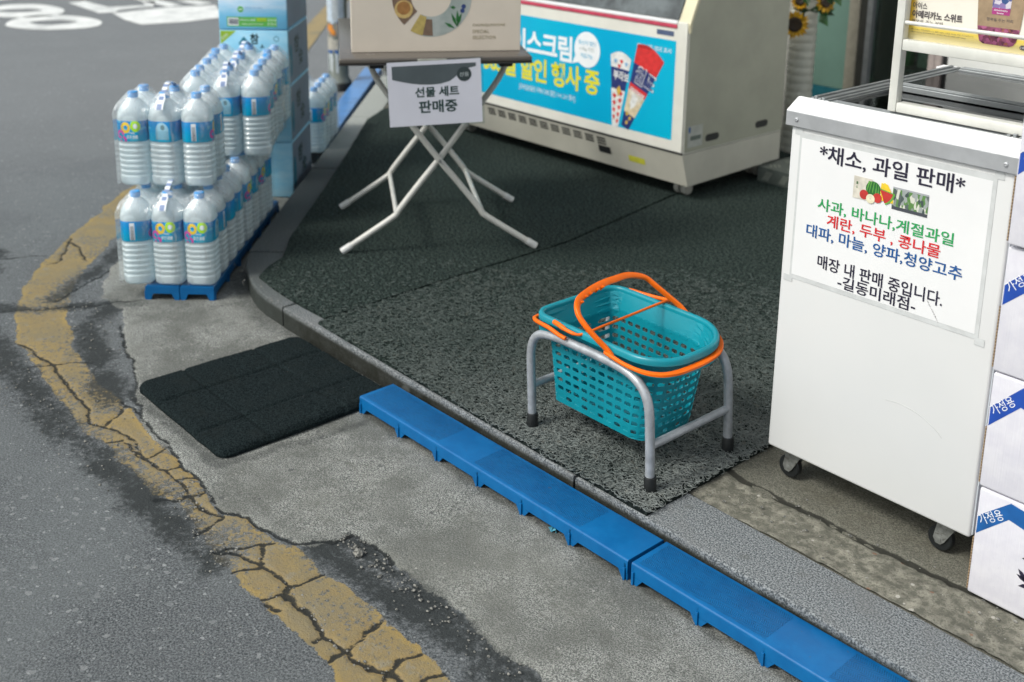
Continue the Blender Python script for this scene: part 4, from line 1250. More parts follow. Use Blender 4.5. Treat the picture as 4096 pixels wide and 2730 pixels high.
# ================================================================== DISPLAY RACK ON THE FREEZER AND COFFEE CARTON
M_rack = plain('cream_enamel_tube', (.66, .655, .61), .34, var=.05, scale=12, dirt=((.30, .17, .07), 30, .72, .7))
rk = thing('display_rack', (-1.16, 2.04, .885), 'cream white square-tube rack standing on the glass top of the freezer', 'rack')
build('upright', MB().box(-1.1725, -1.1545, 2.040, 2.062, .8865, 1.42, .0025), M_rack, rk, True, 30)
build('bottom_rail', MB().box(-1.1543, -.55, 2.0405, 2.0650, .8865, .9065, .0025), M_rack, rk, True, 30)
build('shelf_rail', MB().box(-1.1543, -.55, 2.0410, 2.0590, 1.0110, 1.0330, .0025), M_rack, rk, True, 30)
build('side_rail', MB().box(-1.1715, -1.1555, 2.0625, 2.30, 1.0115, 1.0330, .0025), M_rack, rk, True, 30)
build('guard_rod', MB().tube([(-1.156, 2.047, 1.0655), (-.55, 2.047, 1.0655)], .0040, 12), M_rack, rk, True, 60)
build('shelf', MB().box(-1.1543, -.55, 2.0595, 2.36, 1.024, 1.0255), M_rack, rk, True, 0)
cf = thing('coffee_carton', (-1.02, 2.1, 1.026), 'yellow and cream iced coffee carton on the rack above the freezer', 'carton')
k = Mat('coffee_carton_print'); x_, y_, z_ = k.xyz('pos')
n = k.noise(40, 4, .6)
cc = k.mix((x_ + .0).step(-1.155, -1.140), (.78, .50, .05), (.76, .72, .64))
band = z_.step(1.062, 1.054)
cc = k.mix(band, cc, k.mix(z_.step(1.030, 1.060), (.80, .70, .40), (.78, .58, .06)))
cc = k.mix(n.step(.55, .75) * .15, cc, (.62, .52, .40))
k.set(Base_Color=cc, Roughness=.38)
build('box', MB().box(-1.160, -.72, 2.068, 2.30, 1.027, 1.30, .001), k.m, cf, True, 0)
YC = 2.0668
def cfx(s_, xa, xb, za, zb, mt, bo=.01): build('lettering', text(MB(), s_, (xa, YC, za), FX, FZ, xb - xa, zb - za, bo), mt, cf, True, 0)
M_cof = plain('coffee_print', (.10, .085, .09), .5)
cfx('아이스', -1.1540, -1.1240, 1.0920, 1.1050, M_cof, .02); cfx('아메리카노 스위트', -1.1538, -1.0500, 1.0740, 1.0895, M_cof, .03)
cfx('행복을 주는 커피', -1.1535, -1.0890, 1.0620, 1.0715, M_cof, 0)
cfx('에스프레소 커피추출액 11%, 설탕 100%, 고형분 24.6% 이상, 인스턴트커피', -1.1535, -1.0250, 1.0500, 1.0530, M_cof, 0)
cfx('0.8%(베트남산), 합성커피향 첨가, 고카페인 함유, 총 카페인 함량 100mg', -1.1535, -1.0400, 1.0450, 1.0480, M_cof, 0)
mb = MB()
def cq(x, z, d=0): return (x, YC - d, z)
flat(mb, [(-1.030, 1.20), (-.928, 1.20), (-.9380, 1.0745), (-1.0195, 1.0745)], cq, 0)
flat(mb, [(-1.0195, 1.0745), (-.9380, 1.0745), (-.9430, 1.052), (-.9480, 1.0445), (-.955, 1.0415), (-1.005, 1.0420), (-1.0125, 1.0460), (-1.016, 1.056)], cq, 1)
flat(mb, [(-.996, 1.20), (-.9575, 1.20), (-.9605, 1.0985), (-.9945, 1.0985)], lambda x, z: cq(x, z, .0002), 2)
flat(mb, [(-.9945, 1.0985), (-.9605, 1.0985), (-.9600, 1.1105), (-.9940, 1.1105)], lambda x, z: cq(x, z, .0004), 3)
text(mb, 'Americano', (-.9910, YC - .0006, 1.1050), FX, FZ, .026, .0036, .02, mi=4); text(mb, 'Sweet', (-.985, YC - .0006, 1.1000), FX, FZ, .013, .003, .02, mi=4)
text(mb, '행복을 주는 커피', (-1.003, YC - .0004, 1.0855), FX, FZ, .050, .0062, 0, mi=5)
flat(mb, stadium(-.920, 1.0435, .030, .0085), lambda x, z: cq(x, z, .0004), 5); text(mb, '10개입', (-.9330, YC - .0007, 1.0412), FX, FZ, .022, .005, .02, mi=4)
k = Mat('print_iced_coffee'); d, c = k.vor(160)
cc = k.mix(c[0], (.07, .012, .03), (.38, .10, .22)); cc = k.mix(k.noise(90, 3).step(.55, .66), cc, (.30, .10, .05)); k.set(Base_Color=cc, Roughness=.4)
k2 = Mat('print_cup_photo'); d, c = k2.vor(110); cc = k2.mix(c[0], (.03, .08, .22), (.42, .25, .50)); k2.set(Base_Color=k2.mix(c[1].gt(.6), cc, (.60, .55, .62)), Roughness=.4)
build('cup_picture', mb, [plain('print_kraft', (.33, .235, .145), .5, var=.08, scale=50), k.m, k2.m, plain('print_magenta', (.38, .04, .20), .5), M_paper, M_cof], cf, True, 0)

# ================================================================== WHITE PRODUCE BOXES ON THE RIGHT
k = Mat('white_carton')
n = k.noise(30, 4, .6); fl = k.noise(5, 2, .5, k.coord('pos', (60, 60, 1)))
cc = k.mix(n.step(.3, .7), (.60, .585, .645), (.66, .645, .69))
x_, y_, z_ = k.xyz('pos')
sp = k.noise(330, 3, .6).step(.715, .74) * z_.step(.20, .03); cc = k.mix(sp * .8, cc, (.10, .08, .06))
cc = k.mix(k.noise(17, 4, .6).step(.66, .74) * z_.step(.06, .0) * .5, cc, (.30, .25, .19))
k.set(Base_Color=cc, Roughness=.6); k.bump(fl * .5 + k.noise(14, 3) * 1.2, .5, .003)
M_carton = k.m
k = Mat('corrugated_edge'); x_, y_, z_ = k.xyz('pos')
w_ = (z_ * 160).f('FRACT').step(.35, .6)
k.set(Base_Color=k.mix(w_, (.16, .10, .05), (.34, .24, .14)), Roughness=.8); M_corr = k.m
M_band = plain('blue_band_print', (.012, .065, .37), .5, var=.05, scale=30); M_band0 = plain('faded_blue_band_print', (.008, .10, .33), .5, var=.08, scale=30)
BG = 'white produce boxes stacked against the freezer'
YX = 1.950
def pbox(z0, z1, dx, dy, label, band, faded=False, rz=0):
    t = thing('produce_box', (-.852 + dx, YX + dy, z0), label, 'box', BG, rz)
    H = z1 - z0
    build('carton', MB().box(0, .40, 0, .28, 0, H, .0045, seg=3), M_carton, t, smooth=50)
    build('top_flap', MB().box(.004, .396, .003, .277, H - .0032, H + .0006, .001), M_carton, t, smooth=0)
    build('cut_edge', MB().box(-.0024, -.0002, .002, .006, .006, H * .52), M_corr, t, smooth=0)
    mb = MB(); bq = lambda x, z: (x, -.0004, z)
    for P in band: flat(mb, P, bq)
    build('blue_band', mb, M_band0 if faded else M_band, t, smooth=0)
    return t
b1 = pbox(0, .226, .0, .0, 'dirt-speckled white box at the bottom of the stack on the pavement', [[(.0035, .130), (.0035, .168), (.0613, .2202), (.0613, .1860)], [(.0613, .1860), (.0613, .2202), (.14, .206), (.14, .168)]], True)
b2 = pbox(.229, .462, -.003, .0, 'white box resting on the bottom box, its blue band cut by the frame', [[(.0035, .1265), (.0035, .1650), (.058, .2230), (.058, .1840)], [(.058, .184), (.058, .223), (.14, .20), (.14, .165)]])
b3 = pbox(.465, .706, -.006, .0, 'white box second from the top of the stack beside the notice', [[(.0035, .1300), (.0035, .1700), (.075, .236), (.075, .196)]])
b4 = pbox(.713, .955, -.004, -.010, 'topmost white box of the stack, level with the freezer lid', [[(.0035, .130), (.0035, .170), (.075, .236), (.075, .196)]], rz=math.radians(-1.5))
M_wprint = plain('white_print', (.80, .80, .82), .5, var=.01)
for b, (ox, oz, a, sz) in ((b1, (.0125, .152, 36, .052)), (b2, (.0130, .150, 43, .052)), (b3, (.0150, .156, 43, .056)), (b4, (.0150, .156, 43, .056))):
    a = math.radians(a); X_ = Vector((math.cos(a), 0, math.sin(a))); Y_ = Vector((-math.sin(a), 0, math.cos(a)))
    build('lettering', text(MB(), '가정용', (ox, -.0009, oz), X_, Y_, sz, .021, .0), M_wprint, b, smooth=0)
mb = MB()
for (x, z, a, l) in ((.098, .135, 55, .02), (.094, .122, 10, .028), (.090, .098, -45, .03), (.088, .086, -20, .034), (.094, .063, 25, .035), (.110, .10, 80, .05), (.120, .075, 60, .05)):
    ca, sa = math.cos(math.radians(a)), math.sin(math.radians(a))
    pts = [(x, z), (x + .3 * l * ca - .004 * sa, z + .3 * l * sa + .004 * ca), (x + l * ca - .003 * sa, z + l * sa + .003 * ca), (x + l * ca + .003 * sa, z + l * sa - .003 * ca), (x + .3 * l * ca + .004 * sa, z + .3 * l * sa - .004 * ca)]
    flat(mb, pts[::-1], lambda x, z: (x, -.0006, z))
build('brush_lettering', mb, M_ink, b1, smooth=0)

# ================================================================== FOLDING TABLE (local x along its front edge, local -y towards the camera)
TR = math.atan2(.841034, .540982)
tb = thing('folding_table', (-3.019, 2.3415, .010), 'brown-topped folding table on crossed white tube legs holding the gift box', 'table', rz=TR)
M_legs = plain('ivory_tube', (.60, .59, .55), .36, var=.05, scale=14, dirt=((.26, .17, .09), 50, .70, .7))
M_top = plain('brown_laminate', (.105, .092, .080), .25, var=.02, scale=8)
build('tabletop', MB().box(-.335, .288, -.190, .715, .703, .7225, .006, seg=3), M_top, tb, smooth=40)
build('top_edge', MB().box(-.3365, .2895, -.1915, .7165, .699, .7028, .0015), plain('dark_edge', (.035, .034, .033), .4), tb, smooth=0)
def leg(yy, s_, dz=0):
    # from the outer foot, flat run, bend, then up across the centre to the top
    P = [(-.339 * s_, .006), (-.245 * s_, .068), (-.165 * s_, .122), (-.148 * s_, .138), (-.135 * s_, .158), (-.06 * s_, .255), (0, .330), (.10 * s_, .465), (.205 * s_, .610), (.24 * s_, .695)]
    pts = []
    C = catmull([(p[0], yy, p[1]) for p in P], 4)
    return [tuple(q) for q in C]
for yy, off in ((0, .010), (.533, -.010)):
    for s_ in (1, -1):
        y2 = yy + off * s_
        lg = build('leg', MB().tube(leg(y2, s_), .0105, 14), M_legs, tb, smooth=60)
        x0_, z0_ = -.339 * s_, .006
        d = Vector((.094 * s_, 0, .062)).normalized()
        a = Vector((x0_, y2, z0_)) - d * .004
        build('foot_cap', MB().tube([a, a + d * .040], .0128, 14), plain('white_cap', (.66, .66, .64), .4) if 'white_cap' not in bpy.data.materials else bpy.data.materials['white_cap'], lg, smooth=60)
    build('pivot_bolt', MB().tube([(0, yy - .026, .330), (0, yy + .026, .330)], .006, 10), M_steel, tb, smooth=40)
for s_ in (1, -1):
    build('crossbar', MB().tube([(-.150 * s_, .008 * s_, .136), (-.150 * s_, .533 - .008 * s_, .136)], .0085, 12), M_legs, tb, smooth=60)
    build('hinge_bar', MB().tube([(.236 * s_, .0, .694), (.236 * s_, .53, .694)], .009, 10), M_steel, tb, smooth=60)
for x in (-.215, .205): build('bracket', MB().box(x - .022, x + .022, -.165, -.12, .684, .6985, .002), M_rubber, tb, smooth=0)
build('edge_label', MB().box(-.086, .008, -.1925, -.1910, .7055, .7185, .0005), plain('ivory_label', (.66, .62, .54), .5), tb, smooth=0)

# gift box on the table
gb = thing('gift_box', (-3.019, 2.3415, .010), 'beige gift box with a ring-shaped food picture standing on the folding table', 'gift box', rz=TR)
M_gift = plain('beige_card', (.70, .615, .52), .45, var=.02, scale=6)
build('box', MB().box(-.293, .264, -.085, .03, .7235, 1.06, .0015), M_gift, gb, smooth=0)
YG = -.0853
gq = lambda x, z, d=0: (x, YG - d, z)
k = Mat('print_grey_plate'); k.set(Base_Color=k.mix(k.noise(20, 4).step(.3, .7), (.30, .35, .33), (.42, .45, .43)), Roughness=.5); P_plate = k.m
P_honey = cm('print_honey', (.36, .17, .05)); P_honey2 = cm('print_honey_light', (.60, .42, .16)); P_brown = cm('print_brown', (.20, .13, .09)); P_gold = cm('print_gold', (.50, .38, .12)); P_berry = cm('print_blue_berry', (.03, .06, .20)); P_tan = cm('print_tan', (.30, .24, .12))
cx_, cz_ = -.032, .905
def arcring(a0, a1, r0, r1, d, mi, mb, n=40):
    annulus(mb, cx_, cz_, r0, r1, lambda x, z: gq(x, z, d), math.radians(a0), math.radians(a1), n, mi)
mb = MB()
arcring(-118, 40, .066, .132, .0002, 0, mb)          # grey plate with herbs, right of the gap
arcring(180, 226, .066, .128, .0002, 1, mb)          # cup on the left
flat(mb, circ(-.122, .864, .030, 24), lambda x, z: gq(x, z, .0004), 2)
flat(mb, circ(-.122, .868, .022, 24), lambda x, z: gq(x, z, .0006), 3)
arcring(60, 178, .070, .128, .0002, 0, mb)
arcring(-122, -103, .068, .131, .0005, 4, mb); arcring(-103, -88, .075, .129, .0005, 5, mb)
for (x, z) in ((.074, .872), (.070, .858)): flat(mb, circ(x, z, .0075, 14), lambda x, z: gq(x, z, .0008), 6)
for (x, z, a, l) in ((.052, .805, 112, .05), (.050, .803, 70, .052), (.055, .806, 92, .055), (.045, .800, 150, .04), (.048, .868, 175, .018)):
    ca, sa = math.cos(math.radians(a)), math.sin(math.radians(a))
    flat(mb, [(x, z), (x + l * .5 * ca - .0055 * sa, z + l * .5 * sa + .0055 * ca), (x + l * ca, z + l * sa), (x + l * .5 * ca + .0055 * sa, z + l * .5 * sa - .0055 * ca)][::-1], lambda x, z: gq(x, z, .0009), 7)
build('ring_picture', mb, [P_plate, P_brown, P_honey2, P_honey, P_gold, P_brown, P_berry, P_dkgreen], gb, smooth=0)
for s_, x1, z in (('CHUNGJUNGONE', .212, .803), ('SPECIAL', .158, .783), ('SELECTION', .180, .763)):
    build('lettering', text(MB(), s_, (.104, YG - .0003, z), FX, FZ, x1 - .104, .0115, .014, 1.25), P_tan, gb, smooth=0)

# price notice hanging from the table edge
ns = thing('hanging_notice', (-3.019, 2.3415, .010), 'grey and white notice sheet hanging from the front edge of the folding table', 'notice', rz=TR)
ANG = math.radians(2.3)
XS, ZS = Vector((math.cos(ANG), 0, math.sin(ANG))), Vector((-math.sin(ANG), 0, math.cos(ANG)))
o0 = Vector((-.177, -.200, .4975))     # lower left corner of the paper
def sq(x, z, d=0): return tuple(o0 + XS * x + ZS * z + Vector((0, -d, 0)))
def slab(mb, x0, x1, z0, z1, d0, d1):
    c = [sq(a, b, d) for d in (d0, d1) for a, b in ((x0, z0), (x1, z0), (x1, z1), (x0, z1))]
    mb.add(c, [(0, 3, 2, 1), (4, 5, 6, 7), (0, 1, 5, 4), (1, 2, 6, 5), (2, 3, 7, 6), (3, 0, 4, 7)])
mb = MB(); slab(mb, -.004, .309, -.005, .217, -.0012, -.0002)
build('sleeve', mb, clear('notice_sleeve', (.9, .93, .93), 1.45, .1), ns, smooth=0)
mb = MB(); slab(mb, 0, .302, 0, .211, 0, .0006); build('paper', mb, plain('cool_paper', (.68, .675, .75), .5, var=.02, scale=5), ns, smooth=0)
mb = MB()
pts = [(.015, .198), (.015, .155)] + [(.015 + .155 * t, .155 - .022 * math.sin(PI * t * .62)) for t in (.2, .4, .6, .8, 1)] + [(.20, .142), (.22, .156), (.24, .172), (.265, .182), (.286, .186), (.286, .198)]
flat(mb, pts, lambda x, z: sq(x, z, .0009))
M_slate = plain('slate_print', (.085, .105, .115), .5, var=.05, scale=12)
M_slate2 = plain('dark_slate_print', (.032, .048, .050), .5)
build('banner', mb, M_slate, ns, smooth=0)
build('badge', flat(MB(), circ(.247, .162, .0235, 30), lambda x, z: sq(x, z, .0012)), M_slate2, ns, smooth=0)
build('lettering', text(MB(), '선물', sq(.247, .1615, .0015), XS, ZS, .030, .014, .0, center=True), plain('pale_print', (.55, .60, .60), .5), ns, smooth=0)
M_txt = plain('deep_green_print', (.012, .045, .040), .5)
build('lettering', text(MB(), '선물 세트', sq(.086, .0925, .0009), XS, ZS, .143, .034, .032), M_txt, ns, smooth=0)
build('lettering', text(MB(), '판매중', sq(.096, .040, .0009), XS, ZS, .125, .042, .045), M_txt, ns, smooth=0)

# ================================================================== ICE CREAM SHOWCASE FREEZER
ic = thing('ice_cream_freezer', (-3.63, 3.75, 0), 'cream ice cream showcase freezer with a cyan advert panel and red trim', 'freezer')
M_cream = plain('cream_steel', (.60, .585, .525), .38, var=.04, scale=5, dirt=((.40, .38, .30), 9, .62, .3))
IX0, IX1, IY0, IY1 = -4.42, -2.842, 3.425, 4.083
mb = MB()
mb.prism_axis([(3.470, .070), (IY1, .085), (IY1, .2085), (3.428, .2085)], IX0, IX1, 'x')
build('base', mb, plain('cream_base', (.52, .50, .43), .4, var=.04, scale=5), ic, True, 20)
mb = MB(); mb.prism_axis([(3.434, .211), (IY1, .211), (IY1, 1.02), (3.56, 1.02), (3.4345, .742)], IX0, IX1, 'x')
build('cabinet', mb, M_cream, ic, True, 20)
mb = MB(); mb.prism_axis([(3.437, .216), (4.0825, .216), (4.0825, 1.015), (3.562, 1.015), (3.437, .745)], IX1 + .0002, IX1 + .0006, 'x'); build('side_panel_or_shade', mb, plain('shaded_cream_side', (.35, .35, .28), .45, var=.05, scale=4), ic, True, 0)  # darker than the cream cabinet: shade on this side is painted in
build('front_panel', MB().box(IX0 + .01, IX1 - .004, IY0, 3.4335, .216, .738, .003), plain('ivory_panel', (.70, .685, .62), .36, var=.03, scale=6), ic, True, 20)
sc_ = IY0 / 3.475
def iq(x, z, d=0): return (x * sc_, IY0 - .0006 - d, 1.384 - sc_ * (1.384 - z))
k = Mat('cyan_advert'); k.set(Base_Color=k.mix(k.noise(2).step(.3, .7), (.0, .36, .60), (.0, .42, .62)), Roughness=.28); P_cyan = k.m
build('advert', MB().add([iq(-4.34, .247), iq(-2.943, .244), iq(-2.941, .651), iq(-4.34, .651)], [(0, 1, 2, 3)]), P_cyan, ic, True, 0)
P_white = plain('white_vinyl', (.80, .82, .84), .4, var=.01); P_sun = plain('yellow_vinyl', (.72, .66, .03), .4, var=.02)
def itext(s_, x0, x1, z0, z1, mt, bo, d=.0006): build('lettering', text(MB(), s_, iq(x0, z0, d), FX, FZ, (x1 - x0) * sc_, (z1 - z0) * sc_, bo, .92), mt, ic, True, 0)
itext('아이스크림', -4.03, -3.530, .475, .592, P_white, .034)
itext('365일 할인 행사 중', -4.13, -3.357, .356, .468, P_sun, .034)
itext('[모바일상품권 구매시 30% 할인 / 1+1, 2+1 행사]', -3.872, -3.504, .303, .334, P_white, .0)
itext('행사상품 제외 표시', -3.150, -2.965, .596, .618, P_white, .0)
mb = MB(); flat(mb, [(x, z) for x, z in circ(-3.438, .548, .078, 30)], lambda x, z: iq(x, z, .0006)); flat(mb, [(-3.51, .515), (-3.528, .478), (-3.475, .490)], lambda x, z: iq(x, z, .0005))
build('bubble', mb, P_white, ic, True, 0)
itext('통신사 할인', -3.492, -3.384, .568, .588, P_cyan, 0, .0012); itext('+ Pay 카드', -3.484, -3.392, .538, .560, plain('muted_print', (.25, .33, .30), .5), 0, .0012); itext('적립가능', -3.476, -3.402, .510, .530, P_cyan, 0, .0012)
# two cones
def cone(px, ax_, w, h, cols, txt, tcol, nm):
    """cone seen flat: px top centre, axis tilt in degrees"""
    a = math.radians(ax_); dx, dz = math.sin(a), -math.cos(a); sx_, sz_ = math.cos(a), math.sin(a)
    mb = MB()
    def q(s_, t, d=0): return iq(px[0] + dx * h * t + sx_ * s_ * w * (1 - t * .72) / 2, px[1] + dz * h * t + sz_ * s_ * w * (1 - t * .72) / 2, d)
    for i, (t0, t1, ci) in enumerate(cols):
        mb.add([q(-1, t0, .0006), q(-1, t1, .0006), q(1, t1, .0006), q(1, t0, .0006)], [(0, 1, 2, 3)], ci)
    mb.add([q(-1, 0, .0006)] + [tuple(Vector(q(-1 + k_ * .25, 0, .0006)) + Vector((0, 0, .022 * math.sin(PI * k_ / 8)))) for k_ in range(9)], [tuple(range(10))[::-1]], cols[0][2])
    return mb, q, Vector((sx_, 0, sz_)), Vector((-dx, 0, -dz))
cp = [cm('pack_red', (.62, .03, .03)), cm('pack_navy', (.02, .035, .16)), cm('pack_white', (.72, .72, .70)), cm('pack_cream_swirl', (.66, .55, .36)), cm('pack_gold', (.62, .40, .06)), cm('pack_sky', (.20, .40, .62))]
mb, q, sx_, sz_ = cone((-3.237, .545), -4, .118, .305, [(0, .16, 2), (.16, .46, 1), (.46, .60, 2), (.60, 1, 2)], '', 0, '')
for i in range(9):
    t, s_ = .50 + .05 * i, (-.5 if i % 2 else .45)
    mb.add([q(s_ - .35, t, .0009), q(s_, t + .05, .0009), q(s_ + .35, t, .0009), q(s_, t - .03, .0009)], [(0, 1, 2, 3)], 0)
for s_, t, c_ in ((-.5, .06, 5), (.1, .05, 0), (.6, .07, 5), (-.1, .12, 0)): mb.add([q(s_ - .2, t, .0009), q(s_, t + .05, .0009), q(s_ + .2, t, .0009), q(s_, t - .02, .0009)], [(0, 1, 2, 3)], c_)
mb.add([q(.1, .40, .001), q(-.25, .46, .001), q(.1, .56, .001), q(.45, .46, .001)], [(0, 1, 2, 3)], 4)
text(mb, '부라보', q(-.75, .33, .0012), sx_, sz_, .088, .042, .05, mi=2)
build('cone_print', mb, cp, ic, True, 0)
mb, q, sx_, sz_ = cone((-3.072, .585), -21, .158, .36, [(0, .22, 0), (.22, .46, 1), (.46, .54, 0), (.54, .82, 3), (.82, 1, 1)], '', 0, '')
for i in range(7):
    s0 = -.8 + i * .25; mb.add([q(s0, .50, .0009), q(s0 * .6 + .05, .70, .0009), q(s0 + .16, .50, .0009)], [(0, 1, 2)], 2)
mb.add([q(-.3, .55, .001), q(-.45, .68, .001), q(-.1, .76, .001), q(.3, .70, .001), q(.35, .58, .001)], [(0, 1, 2, 3, 4)], 2)
for s_, t in ((-.4, .83), (.3, .86), (.0, .93)): mb.add([q(s_ - .3, t, .001), q(s_, t + .03, .001), q(s_ + .3, t, .001), q(s_, t - .03, .001)], [(0, 1, 2, 3)], 4)
text(mb, '월드', q(-.74, .43, .0012), sx_, sz_, .116, .080, .07, mi=2); text(mb, '월드', q(-.68, .42, .0014), sx_, sz_, .106, .072, .02, mi=1)
build('cone_print', mb, cp, ic, True, 0)
# trims
build('red_trim', MB().box(IX0 + .01, IX1 - .055, 3.4205, 3.430, .712, .727, .002), plain('dusty_red_trim', (.50, .055, .10), .4), ic, True, 0)
build('sill', MB().box(IX0 + .01, IX1 - .055, 3.4215, 3.436, .7285, .742, .002), M_wprint, ic, True, 0)
build('badge', MB().add([iq(-3.045, .668, .0004), iq(-2.955, .668, .0004), iq(-2.955, .688, .0004), iq(-3.045, .688, .0004)], [(0, 1, 2, 3)]).add([iq(-3.045, .668, .0008), iq(-3.012, .668, .0008), iq(-3.012, .688, .0008), iq(-3.045, .688, .0008)], [(0, 1, 2, 3)]), plain('badge_print', (.08, .11, .20), .4), ic, True, 0)
mb = MB(); mb.prism_axis([(3.4295, .730), (3.4335, .6985), (3.442, .6985), (3.447, .74), (3.575, 1.03), (3.555, 1.03)], IX1 - .053, IX1 + .004, 'x'); build('corner_post', mb, plain('yellowed_ivory', (.66, .60, .42), .4, var=.04, scale=8), ic, True, 20)
mb = MB(); mb.prism_axis([(3.4325, .744), (3.5555, 1.015), (3.5515, 1.017), (3.4285, .746)], IX0 + .01, IX1 - .056, 'x'); build('front_glass', mb, plain('dark_showcase_glass', (.10, .115, .12), .06, var=.25, scale=7), ic, True, 0)
# grille, controls, stickers
def bq_(x, z, d=0):      # on the slanted base front
    t = (z - .070) / (.2085 - .070); return (x, 3.470 - t * .042 - .0006 - d, z)
for r in range(3):
    for i in range(11):
        x, z = -4.05 + i * .0725, .194 - r * .0125
        build('grille_slot', MB().add([bq_(x, z - .008), bq_(x + .052, z - .008), bq_(x + .052, z), bq_(x, z)], [(0, 1, 2, 3)]), M_dark, ic, True, 0)
build('seam_strip', MB().box(IX0 + .01, IX1 - .002, 3.426, 3.432, .2088, .2155), M_dark, ic, True, 0)
build('control_panel', MB().add([bq_(-3.322, .1245, .002), bq_(-3.252, .1245, .002), bq_(-3.252, .156, .002), bq_(-3.322, .156, .002)], [(0, 1, 2, 3)]), M_dark, ic, True, 0)
build('warning_label', MB().add([bq_(-3.150, .117), bq_(-3.058, .117), bq_(-3.058, .1445), bq_(-3.150, .1445)], [(0, 1, 2, 3)]), plain('yellow_label', (.60, .58, .06), .4), ic, True, 0)
for y0, y1, z in ((3.565, 3.652, .258), (3.895, 3.981, .264)):
    mb = MB(); mb.prism_axis(stadium((y0 + y1) / 2, z, y1 - y0, .030), IX1 + .0009, IX1 + .0018, 'x'); build('side_vent', mb, M_dark, ic, True, 0)
mb = MB(); P = lambda y, z: (IX1 + .0012, y, z)
flat(mb, [(3.455, .235), (3.545, .235), (3.545, .322), (3.455, .322)], P, 0); flat(mb, [(3.470, .262), (3.535, .262), (3.535, .280), (3.470, .280)], lambda y, z: (IX1 + .0016, y, z), 1); flat(mb, [(3.458, .295), (3.470, .295), (3.470, .318), (3.458, .318)], lambda y, z: (IX1 + .0016, y, z), 2)
build('rating_plate', mb, [plain('plate_pale', (.42, .43, .40), .4), cm('plate_text', (.12, .15, .13)), M_blueink], ic, True, 0)
M_castorw = plain('ivory_castor', (.42, .41, .37), .5)
for x, y in ((-2.93, 3.545), (-4.33, 3.545), (-2.93, 4.02), (-4.33, 4.02)):
    mb = MB().lathe([(.012, -.012), (.026, -.012), (.028, -.008), (.028, .008), (.026, .012), (.012, .012)], (x - .014, y, .037), 18, axis='x')
    mb.lathe([(.012, -.012), (.026, -.012), (.028, -.008), (.028, .008), (.026, .012), (.012, .012)], (x + .022, y, .037), 18, axis='x')
    mb.box(x - .03, x + .03, y - .02, y + .02, .055, .084, .004)
    build('castor', mb, M_castorw, ic, True, 40)

# slim wire stand to the left of it with packed goods
ws = thing('wire_stand', (-4.60, 3.42, .009), 'narrow white wire stand with dark packets half hidden behind the hanging notice', 'rack')
for x in (-4.67, -4.53):
    for y in (3.36, 3.48): build('upright', MB().tube([(x, y, .009), (x, y, .72)], .006, 8), M_legs, ws, True, 40)
for z in (.05, .25, .45, .65):
    build('shelf', MB().box(-4.675, -4.525, 3.355, 3.485, z, z + .006), M_legs, ws, True, 0)
pk = None
for i, z in enumerate((.0565, .2565, .4565)):
    c_ = [(.02, .05, .12), (.03, .10, .22), (.02, .035, .04)][i]
    o = build('snack_packet', MB().box(-4.66, -4.54, 3.37, 3.47, z, z + .13, .012), cm('packet_' + ['navy', 'blue', 'black'][i], c_), smooth=40)
    tag(o, ['navy packet on the lowest shelf of the wire stand', 'blue packet on the middle shelf of the wire stand', 'black packet on the upper shelf of the wire stand'][i], 'packet', 'packets on the wire stand')

# ================================================================== WATER PACKS
BH = .309
k = Mat('pet_bottle'); nt = k.nt
x_, y_, z_ = k.xyz('obj')
tb0 = nt.nodes.new('ShaderNodeBsdfTransparent'); tb0.inputs[0].default_value = (.90, .965, .99, 1)
gl0 = nt.nodes.new('ShaderNodeBsdfGlossy'); gl0.inputs['Roughness'].default_value = .12
fr0 = nt.nodes.new('ShaderNodeFresnel'); fr0.inputs[0].default_value = 1.42
m0 = nt.nodes.new('ShaderNodeMixShader'); nt.links.new(fr0.outputs[0], m0.inputs[0]); nt.links.new(tb0.outputs[0], m0.inputs[1]); nt.links.new(gl0.outputs[0], m0.inputs[2])
df = k.b; k.set(Base_Color=(.89, .975, 1.0), Roughness=.14, Specular_IOR_Level=.9)
tl = nt.nodes.new('ShaderNodeBsdfTranslucent'); tl.inputs[0].default_value = (.80, .95, 1, 1)
tr = nt.nodes.new('ShaderNodeBsdfTransparent'); tr.inputs[0].default_value = (.90, .97, 1, 1)
ma = nt.nodes.new('ShaderNodeMixShader'); ma.inputs[0].default_value = .36
nt.links.new(df.outputs[0], ma.inputs[1]); nt.links.new(tl.outputs[0], ma.inputs[2])
mb_ = nt.nodes.new('ShaderNodeMixShader'); mb_.inputs[0].default_value = .93
nt.links.new(m0.outputs[0], mb_.inputs[1]); nt.links.new(ma.outputs[0], mb_.inputs[2])
lp = nt.nodes.new('ShaderNodeMixShader'); lp.inputs[0].default_value = .0
nt.links.new(mb_.outputs[0], lp.inputs[1]); nt.links.new(tr.outputs[0], lp.inputs[2])
nt.links.new(lp.outputs[0], k.out.inputs[0])
M_pet = k.m
M_cap = plain('blue_cap', (.008, .30, .74), .35, var=.03)
